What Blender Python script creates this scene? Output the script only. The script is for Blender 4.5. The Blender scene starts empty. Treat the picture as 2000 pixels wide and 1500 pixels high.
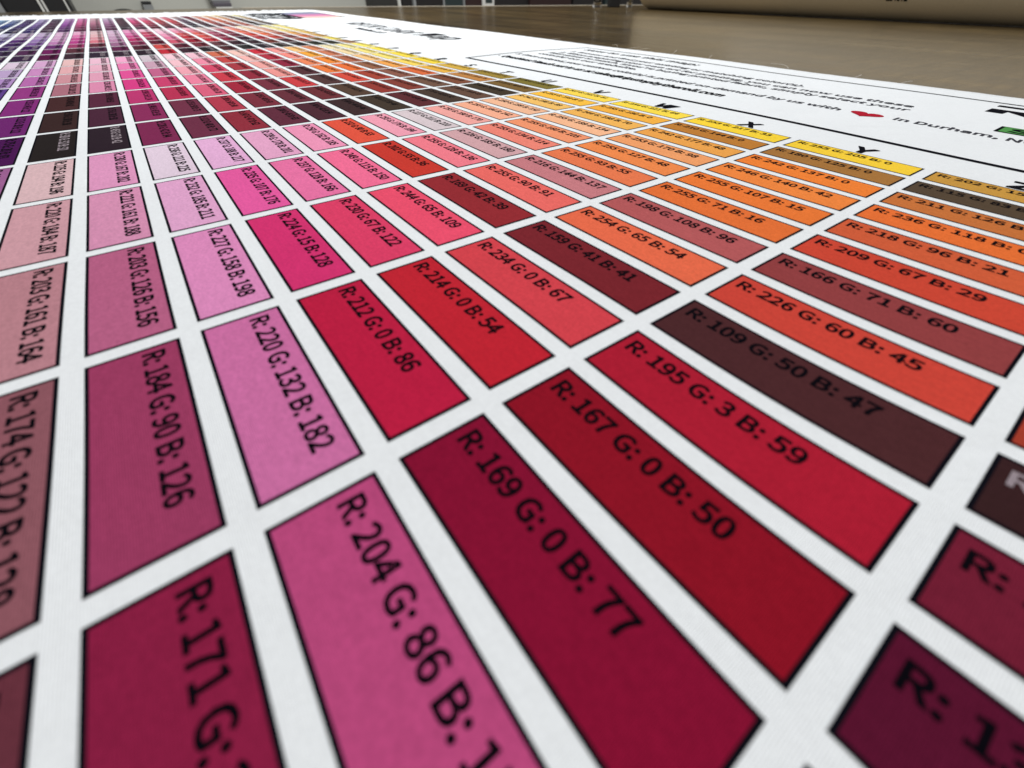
import bpy, bmesh, math, random
import numpy as np
from mathutils import Matrix, Vector, Euler

# ------------------------------------------------------------------ scene, camera, light
sc = bpy.context.scene
COL = sc.collection
random.seed(7); rng = np.random.default_rng(7)

U = 0.055            # one chart column pitch in metres
ZT = 0.76            # height of the fabric's mean surface
CAM_R = Matrix([[0.59414943, 0.8043441, 0.0041256], [0.56608435, -0.41449792, -0.71255875], [-0.57143238, 0.42570181, -0.70160031]])
CAM_P = Vector([0.2601361, -0.2414988, 0.8124523])
cam_d = bpy.data.cameras.new("camera")
cam = bpy.data.objects.new("camera", cam_d); COL.objects.link(cam)
r0, r1, r2 = CAM_R[0], CAM_R[1], CAM_R[2]
m = Matrix(((r0[0], -r1[0], -r2[0]), (r0[1], -r1[1], -r2[1]), (r0[2], -r1[2], -r2[2])))
cam.matrix_world = Matrix.Translation(CAM_P) @ m.to_4x4()
FPX = 791.731
cam_d.sensor_width = 36.0
cam_d.lens = FPX * 36.0 / 2000.0
cam_d.clip_start = 0.002; cam_d.clip_end = 60
cam_d.dof.use_dof = True
cam_d.dof.focus_distance = 0.20
cam_d.dof.aperture_fstop = 13.0
sc.camera = cam

world = bpy.data.worlds.new("World"); sc.world = world; world.use_nodes = True
bg = world.node_tree.nodes["Background"]
bg.inputs[0].default_value = (1.0, 0.965, 0.92, 1); bg.inputs[1].default_value = 0.40

def lamp(name, loc, rot, sx, sy, power, col=(0.975, 0.99, 1.0)):
    d = bpy.data.lights.new(name, 'AREA'); d.shape = 'RECTANGLE'; d.size = sx; d.size_y = sy
    d.energy = power; d.color = col
    o = bpy.data.objects.new(name, d); COL.objects.link(o); o.location = loc; o.rotation_euler = rot
lamp("ceiling_lamp", (-1.10, 0.50, 2.50), (0, 0, math.radians(20)), 1.3, 0.5, 50.5)
lamp("ceiling_lamp", (-0.15, -0.9, 2.6), (0, 0, math.radians(20)), 1.2, 0.4, 2.5)
lamp("ceiling_lamp", (-2.35, -0.6, 2.6), (0, 0, math.radians(20)), 1.2, 0.4, 4)

sc.view_settings.view_transform = 'Standard'; sc.view_settings.look = 'None'
sc.view_settings.gamma = 1.0; sc.view_settings.use_curve_mapping = False
sc.view_settings.exposure = 0.0

# ------------------------------------------------------------------ helpers
def tag(o, label=None, cat=None, group=None, kind=None):
    if label: o['label'] = label
    if cat: o['category'] = cat
    if group: o['group'] = group
    if kind: o['kind'] = kind
    return o
def empty(name, loc, label, cat, group=None):
    o = bpy.data.objects.new(name, None); COL.objects.link(o); o.location = loc; o.empty_display_size = 0.05
    return tag(o, label, cat, group)
def link(name, me, mat, parent=None):
    o = bpy.data.objects.new(name, me); COL.objects.link(o)
    if mat: me.materials.append(mat)
    if parent:
        o.parent = parent
    return o
def mesh_np(name, V, F, col=None, smooth=False):
    """V (n,3) array, F list of index tuples / array, col (n,3) linear ink colours"""
    me = bpy.data.meshes.new(name)
    me.from_pydata([tuple(v) for v in V], [], [tuple(int(i) for i in f) for f in F])
    if col is not None:
        a = me.color_attributes.new("ink", 'FLOAT_COLOR', 'POINT')
        c = np.ones((len(V), 4), np.float32); c[:, :3] = col
        a.data.foreach_set("color", c.ravel())
    if smooth: me.polygons.foreach_set("use_smooth", [True] * len(me.polygons))
    me.update()
    return me
def lin(c):
    c = np.asarray(c, float) / 255.0
    return np.where(c <= 0.04045, c / 12.92, ((c + 0.055) / 1.055) ** 2.4)
def box_bm(bm, x0, x1, y0, y1, z0, z1, bevel=0.0):
    r = bmesh.ops.create_cube(bm, size=1.0)
    bmesh.ops.scale(bm, vec=(x1 - x0, y1 - y0, z1 - z0), verts=r['verts'])
    bmesh.ops.translate(bm, vec=((x0 + x1) / 2, (y0 + y1) / 2, (z0 + z1) / 2), verts=r['verts'])
    if bevel:
        es = set()
        for v in r['verts']: es.update(v.link_edges)
        bmesh.ops.bevel(bm, geom=list(es), offset=bevel, segments=2, affect='EDGES', profile=0.6)
def bm_obj(name, bm, mat, parent=None, smooth=False):
    me = bpy.data.meshes.new(name); bm.to_mesh(me); bm.free()
    if smooth: me.polygons.foreach_set("use_smooth", [True] * len(me.polygons))
    return link(name, me, mat, parent)
def box(name, x0, x1, y0, y1, z0, z1, mat, parent=None, bevel=0.0):
    bm = bmesh.new(); box_bm(bm, x0, x1, y0, y1, z0, z1, bevel)
    return bm_obj(name, bm, mat, parent)
def prism(name, pts, z0, z1, mat, parent=None):
    n = len(pts)
    V = [(x, y, z0) for x, y in pts] + [(x, y, z1) for x, y in pts]
    F = [tuple(range(n))[::-1], tuple(range(n, 2 * n))] + [(i, (i + 1) % n, n + (i + 1) % n, n + i) for i in range(n)]
    return link(name, mesh_np(name, np.array(V), F), mat, parent)

# ------------------------------------------------------------------ materials
def mat_new(name):
    m = bpy.data.materials.new(name); m.use_nodes = True
    nt = m.node_tree; b = nt.nodes["Principled BSDF"]
    return m, nt, b
def simple(name, col, rough=0.5, metal=0.0, spec=0.5, noise=0.06, scale=40.0, bump=0.0):
    m, nt, b = mat_new(name)
    b.inputs["Roughness"].default_value = rough; b.inputs["Metallic"].default_value = metal
    b.inputs["Specular IOR Level"].default_value = spec
    tc = nt.nodes.new("ShaderNodeTexCoord"); nz = nt.nodes.new("ShaderNodeTexNoise")
    nz.inputs["Scale"].default_value = scale; nz.inputs["Detail"].default_value = 5
    nt.links.new(tc.outputs["Object"], nz.inputs["Vector"])
    mx = nt.nodes.new("ShaderNodeMix"); mx.data_type = 'RGBA'
    c = np.array(col)
    mx.inputs[6].default_value = (*(c * (1 - noise)), 1); mx.inputs[7].default_value = (*np.minimum(c * (1 + noise), 1), 1)
    nt.links.new(nz.outputs["Fac"], mx.inputs[0]); nt.links.new(mx.outputs[2], b.inputs["Base Color"])
    if bump:
        bp = nt.nodes.new("ShaderNodeBump"); bp.inputs["Strength"].default_value = bump; bp.inputs["Distance"].default_value = 0.0005
        nt.links.new(nz.outputs["Fac"], bp.inputs["Height"]); nt.links.new(bp.outputs[0], b.inputs["Normal"])
    return m

def cloth(name, base=None, attr=False, rough=0.8, spec=0.2):
    """woven polyester: fine thread grain in colour and bump, on bare cloth or on printed ink"""
    m, nt, b = mat_new(name)
    N = nt.nodes.new; L = nt.links.new
    b.inputs["Roughness"].default_value = rough; b.inputs["Specular IOR Level"].default_value = spec
    tc = N("ShaderNodeTexCoord")
    # threads
    wx = N("ShaderNodeTexWave"); wx.bands_direction = 'X'; wx.inputs["Scale"].default_value = 900; wx.inputs["Distortion"].default_value = 2.0
    wx.inputs["Detail"].default_value = 1; wx.inputs["Detail Scale"].default_value = 0.2
    wy = N("ShaderNodeTexWave"); wy.bands_direction = 'Y'; wy.inputs["Scale"].default_value = 900; wy.inputs["Distortion"].default_value = 2.0
    wy.inputs["Detail"].default_value = 1; wy.inputs["Detail Scale"].default_value = 0.2
    L(tc.outputs["Object"], wx.inputs["Vector"]); L(tc.outputs["Object"], wy.inputs["Vector"])
    ad = N("ShaderNodeMath"); ad.operation = 'ADD'; L(wx.outputs["Fac"], ad.inputs[0]); L(wy.outputs["Fac"], ad.inputs[1])
    # ink take-up grain and larger mottling
    n1 = N("ShaderNodeTexNoise"); n1.inputs["Scale"].default_value = 1500; n1.inputs["Detail"].default_value = 3
    n2 = N("ShaderNodeTexNoise"); n2.inputs["Scale"].default_value = 260; n2.inputs["Detail"].default_value = 4
    n3 = N("ShaderNodeTexNoise"); n3.inputs["Scale"].default_value = 14; n3.inputs["Detail"].default_value = 3
    mp = N("ShaderNodeMapping"); mp.inputs["Scale"].default_value = (1, 3.0, 1)
    L(tc.outputs["Object"], mp.inputs["Vector"])
    for n in (n1, n3): L(tc.outputs["Object"], n.inputs["Vector"])
    L(mp.outputs[0], n2.inputs["Vector"])
    def ramp(src, lo, hi):
        r = N("ShaderNodeMapRange"); r.inputs["From Min"].default_value = 0.25; r.inputs["From Max"].default_value = 0.75
        r.inputs["To Min"].default_value = lo; r.inputs["To Max"].default_value = hi
        L(src, r.inputs["Value"]); return r.outputs[0]
    k = 0.8 if attr else 0.3
    f1 = ramp(n1.outputs["Fac"], 1 - 0.14 * k, 1 + 0.14 * k); f2 = ramp(n2.outputs["Fac"], 1 - 0.07 * k, 1 + 0.07 * k); f3 = ramp(n3.outputs["Fac"], 1 - 0.05 * k, 1 + 0.05 * k)
    mu = N("ShaderNodeMath"); mu.operation = 'MULTIPLY'; L(f1, mu.inputs[0]); L(f2, mu.inputs[1])
    mv = N("ShaderNodeMath"); mv.operation = 'MULTIPLY'; L(mu.outputs[0], mv.inputs[0]); L(f3, mv.inputs[1])
    vm = N("ShaderNodeVectorMath"); vm.operation = 'SCALE'; L(mv.outputs[0], vm.inputs["Scale"])
    if attr:
        at = N("ShaderNodeAttribute"); at.attribute_name = "ink"; L(at.outputs["Color"], vm.inputs[0])
    else:
        vm.inputs[0].default_value = base
    L(vm.outputs[0], b.inputs["Base Color"])
    bp = N("ShaderNodeBump"); bp.inputs["Strength"].default_value = 0.5; bp.inputs["Distance"].default_value = 0.00008
    L(ad.outputs[0], bp.inputs["Height"])
    b2 = N("ShaderNodeBump"); b2.inputs["Strength"].default_value = 0.22; b2.inputs["Distance"].default_value = 0.0001
    L(n1.outputs["Fac"], b2.inputs["Height"]); L(bp.outputs[0], b2.inputs["Normal"]); # soft creases of cloth that has been folded
    n4 = N("ShaderNodeTexNoise"); n4.inputs["Scale"].default_value = 22; n4.inputs["Detail"].default_value = 4; n4.inputs["Distortion"].default_value = 0.6
    L(tc.outputs["Object"], n4.inputs["Vector"])
    b3 = N("ShaderNodeBump"); b3.inputs["Strength"].default_value = 0.8; b3.inputs["Distance"].default_value = 0.0016
    L(n4.outputs["Fac"], b3.inputs["Height"]); L(b2.outputs[0], b3.inputs["Normal"]); L(b3.outputs[0], b.inputs["Normal"])
    return m

M_CLOTH = cloth("white_cloth", base=(0.80, 0.828, 0.855))
M_INK = cloth("printed_ink", attr=True, rough=0.85, spec=0.02)
M_GREY_INK = cloth("faded_black_ink", base=tuple(lin((62, 62, 70))), rough=0.9, spec=0.015)
M_BLACK_INK = cloth("black_ink", base=tuple(lin((14, 14, 22))), rough=0.9, spec=0.015)

def wood():
    m, nt, b = mat_new("worn_wood")
    N = nt.nodes.new; L = nt.links.new
    tc = N("ShaderNodeTexCoord"); mp = N("ShaderNodeMapping"); mp.inputs["Rotation"].default_value = (0, 0, math.radians(-58)); mp.inputs["Scale"].default_value = (0.8, 7, 1)
    L(tc.outputs["Object"], mp.inputs["Vector"])
    n = N("ShaderNodeTexNoise"); n.inputs["Scale"].default_value = 3.0; n.inputs["Detail"].default_value = 8; n.inputs["Roughness"].default_value = 0.65
    L(mp.outputs[0], n.inputs["Vector"])
    n2 = N("ShaderNodeTexNoise"); n2.inputs["Scale"].default_value = 1.0; n2.inputs["Detail"].default_value = 3
    m5 = N("ShaderNodeMapping"); m5.inputs["Rotation"].default_value = (0, 0, math.radians(-58)); m5.inputs["Scale"].default_value = (260, 16, 10)
    L(tc.outputs["Object"], m5.inputs["Vector"]); L(m5.outputs[0], n2.inputs["Vector"])
    n3 = N("ShaderNodeTexNoise"); n3.inputs["Scale"].default_value = 5; n3.inputs["Detail"].default_value = 4; L(tc.outputs["Object"], n3.inputs["Vector"])
    cr = N("ShaderNodeValToRGB"); e = cr.color_ramp.elements
    e[0].position = 0.30; e[0].color = (*WOOD_A, 1); e[1].position = 0.72; e[1].color = (*WOOD_B, 1)
    L(n.outputs["Fac"], cr.inputs["Fac"])
    mx = N("ShaderNodeMix"); mx.data_type = 'RGBA'; mx.blend_type = 'OVERLAY'; mx.inputs[0].default_value = 0.9
    L(cr.outputs["Color"], mx.inputs[6]); L(n2.outputs["Fac"], mx.inputs[7])
    m2 = N("ShaderNodeMix"); m2.data_type = 'RGBA'; m2.blend_type = 'OVERLAY'; m2.inputs[0].default_value = 0.6
    L(mx.outputs[2], m2.inputs[6]); L(n3.outputs["Fac"], m2.inputs[7])
    # scratches
    ms = N("ShaderNodeMapping"); ms.inputs["Rotation"].default_value = (0, 0, math.radians(-4)); ms.inputs["Scale"].default_value = (12, 300, 10)
    L(tc.outputs["Object"], ms.inputs["Vector"])
    s = N("ShaderNodeTexNoise"); s.inputs["Scale"].default_value = 1.0; s.inputs["Detail"].default_value = 2; L(ms.outputs[0], s.inputs["Vector"])
    sr = N("ShaderNodeMapRange"); sr.inputs["From Min"].default_value = 0.70; sr.inputs["From Max"].default_value = 0.78; L(s.outputs["Fac"], sr.inputs["Value"])
    m3 = N("ShaderNodeMix"); m3.data_type = 'RGBA'; L(m2.outputs[2], m3.inputs[6]); m3.inputs[7].default_value = (0.42, 0.36, 0.28, 1)
    sm = N("ShaderNodeMath"); sm.operation = 'MULTIPLY'; sm.inputs[1].default_value = 0.5; L(sr.outputs[0], sm.inputs[0]); L(sm.outputs[0], m3.inputs[0])
    L(m3.outputs[2], b.inputs["Base Color"])
    rr = N("ShaderNodeMapRange"); rr.inputs["To Min"].default_value = 0.18; rr.inputs["To Max"].default_value = 0.32; L(n.outputs["Fac"], rr.inputs["Value"]); L(rr.outputs[0], b.inputs["Roughness"])
    b.inputs["Specular IOR Level"].default_value = 0.35
    bp = N("ShaderNodeBump"); bp.inputs["Strength"].default_value = 0.12; bp.inputs["Distance"].default_value = 0.0004
    L(n.outputs["Fac"], bp.inputs["Height"])
    bq = N("ShaderNodeBump"); bq.inputs["Strength"].default_value = 0.30; bq.inputs["Distance"].default_value = 0.0005
    L(n2.outputs["Fac"], bq.inputs["Height"]); L(bp.outputs[0], bq.inputs["Normal"]); L(bq.outputs[0], b.inputs["Normal"])
    return m
WOOD_A = (0.030, 0.019, 0.007); WOOD_B = (0.100, 0.066, 0.024)
M_WOOD = wood()
M_WALL = simple("wall_paint", (0.56, 0.56, 0.50), 0.8, noise=0.05, scale=120, bump=0.2)
M_FLOOR = simple("floor_concrete", (0.30, 0.29, 0.27), 0.7, noise=0.15, scale=6)
M_BLACK = simple("black_plastic", (0.012, 0.012, 0.013), 0.45, noise=0.1)
M_DARK = simple("dark_door_panel", (0.012, 0.010, 0.010), 0.5, noise=0.2)
M_RED = simple("dark_red_panel", (0.03, 0.010, 0.009), 0.6, noise=0.2)
M_GREYTRIM = simple("grey_trim", (0.30, 0.31, 0.31), 0.4, noise=0.05)
M_WHITETRIM = simple("white_trim", (0.78, 0.78, 0.74), 0.5, noise=0.04)
M_TEAL = simple("dark_teal_panel", (0.02, 0.035, 0.036), 0.5, noise=0.1)
M_EDGE = simple("pale_edge_highlight", (0.80, 0.74, 0.62), 0.35, noise=0.1, scale=30)  # pale lip, with the far edge's highlight put into its colour
M_STEEL = simple("steel", (0.45, 0.45, 0.46), 0.3, metal=1.0, noise=0.05)
M_ROLL = simple("tan_roll_paper", (0.74, 0.63, 0.44), 0.75, noise=0.08, scale=300, bump=0.15)
M_PURPLEGREY = simple("purple_grey_plastic", (0.10, 0.09, 0.11), 0.4, noise=0.1)
def glass():
    m, nt, b = mat_new("clear_plastic")
    b.inputs["Base Color"].default_value = (0.93, 0.95, 0.95, 1); b.inputs["Roughness"].default_value = 0.04
    b.inputs["Transmission Weight"].default_value = 1.0; b.inputs["IOR"].default_value = 1.47
    return m
M_GLASS = glass()

# ------------------------------------------------------------------ room and table
WALLX = -3.0
o = box("floor", -7, 3, -4, 5, -0.05, 0.0, M_FLOOR); tag(o, kind='structure')
o = box("wall", WALLX - 0.12, WALLX, -3.6, 4.6, 0.0, 2.7, M_WALL); tag(o, kind='structure')

TT = ZT - 0.0016      # table surface just under the cloth
edge = [(-1.60, -1.3), (-1.585, -0.2), (-1.60, 0.10), (-1.575, 0.26), (-1.175, 1.46), (-1.04, 1.865)]
outline = edge + [(1.15, 1.15 + 0.75), (1.15, -1.3)]
table = empty("work_table", (0, 0, 0), "wide brown worn wooden work table under the colour chart", "table")
prism("tabletop", outline, TT - 0.04, TT, M_WOOD, table)
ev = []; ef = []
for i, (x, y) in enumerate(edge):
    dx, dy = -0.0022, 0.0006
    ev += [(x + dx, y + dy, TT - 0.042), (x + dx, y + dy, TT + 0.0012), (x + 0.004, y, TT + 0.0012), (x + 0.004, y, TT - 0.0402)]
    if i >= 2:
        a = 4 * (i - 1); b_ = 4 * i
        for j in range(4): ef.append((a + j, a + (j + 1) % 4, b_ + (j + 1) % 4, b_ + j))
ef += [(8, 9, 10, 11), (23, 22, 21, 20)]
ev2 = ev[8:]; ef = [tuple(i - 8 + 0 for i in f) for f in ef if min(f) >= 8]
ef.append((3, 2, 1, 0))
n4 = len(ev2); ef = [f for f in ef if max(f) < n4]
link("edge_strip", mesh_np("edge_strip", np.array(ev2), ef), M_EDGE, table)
for x, y in ((-1.48, -1.2), (-0.98, 1.66), (1.05, 1.75), (1.05, -1.2)):
    box("leg", x - 0.04, x + 0.04, y - 0.04, y + 0.04, 0.0, TT - 0.0405, M_WOOD, table, 0.004)

# ------------------------------------------------------------------ the colour chart
GX = np.arange(-6, 6.1, 1.0); GY = np.arange(-5.4, 4.6, 0.9)
GC = [(x, y) for x in GX for y in GY]; GS = [0.95] * len(GC)
for x in np.arange(2.7, 6.0, 0.55):
    for y in np.arange(-5.3, -1.9, 0.55): GC.append((x, y)); GS.append(0.5)
GC = np.array(GC); GS = np.array(GS); GW = np.array([0, 0, 0, 0, 0, 0, 0, 3, 4, 1, -1, -1, 0, 0, 0, 0, -1, -7, -7, 18, 33, 11, -7, -6, 0, 0, 0, 0, -5, -27, -43, 28, 85, 29, -24, -20, 0, 0, 0, 0, -6, -34, -61, 6, 73, 26, -24, -20, -2, -1, -2, -1, 0, -4, -5, 20, 34, 16, 2, -1, -12, -1, -4, 1, 7, 10, 12, 18, 18, 18, 22, 14, -35, 8, 29, 19, 14, 16, 4, 14, 18, 7, 7, 6, -52, -1, 49, 25, 17, 37, 15, 15, 11, -32, -49, -24, -41, -25, 3, -2, 6, 41, 24, 0, 0, -17, -16, 0, -26, -15, 0, -7, -25, 8, 30, 16, 8, -3, -2, 4, -24, -19, -10, -13, -18, 19, -4, -60, -41, -28, -32, -18, -5, 5, 29, 28, 15, 24, -24, -75, -45, -17, -14, -8, 7, 34, 79, 69, 26, 8, -10, -23, -13, -3, -2, -1, 1, 54, 28, 26, 54, 6, 55, -27, -12, -25, -32, 3, -19, 6, -35, -39, 51, 92, 39, 40, -17, -12, 7, -34, -96, -57, -2, 15, 12, 35, -99, -110, -50, -104, 0, 5, 9, 16, 215, 265, 48, 11]) / 1e4
def wave(x, y):
    """height of the loose cloth over the table, in chart units (a millimetre or so of ripple)"""
    x = np.asarray(x, float); y = np.asarray(y, float); out = np.zeros_like(x)
    near = x > -10.5
    if near.any():
        xx, yy = x[near], y[near]
        for i in range(0, len(xx), 20000):
            a = xx[i:i+20000, None]; b = yy[i:i+20000, None]
            out[near.nonzero()[0][i:i+20000]] = (np.exp(-((a - GC[:, 0])**2 + (b - GC[:, 1])**2) / (2 * GS**2)) * GW).sum(1)
    far = np.clip((-5 - x) / 4, 0, 1)
    out += far * 0.006 * (np.sin(x * 0.9 + y * 0.5) + np.sin(y * 1.3 - x * 0.35 + 1.0) * 0.7)
    return out
CW, CS, CH = 0.93031, 0.35983, 0.29028   # cell width, row pitch, cell height (column pitch = 1)
def to3(x, y, lift):
    """chart units -> metres relative to the chart's origin"""
    return np.stack([x * U, y * U, wave(x, y) * U + lift], 1)

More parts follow.
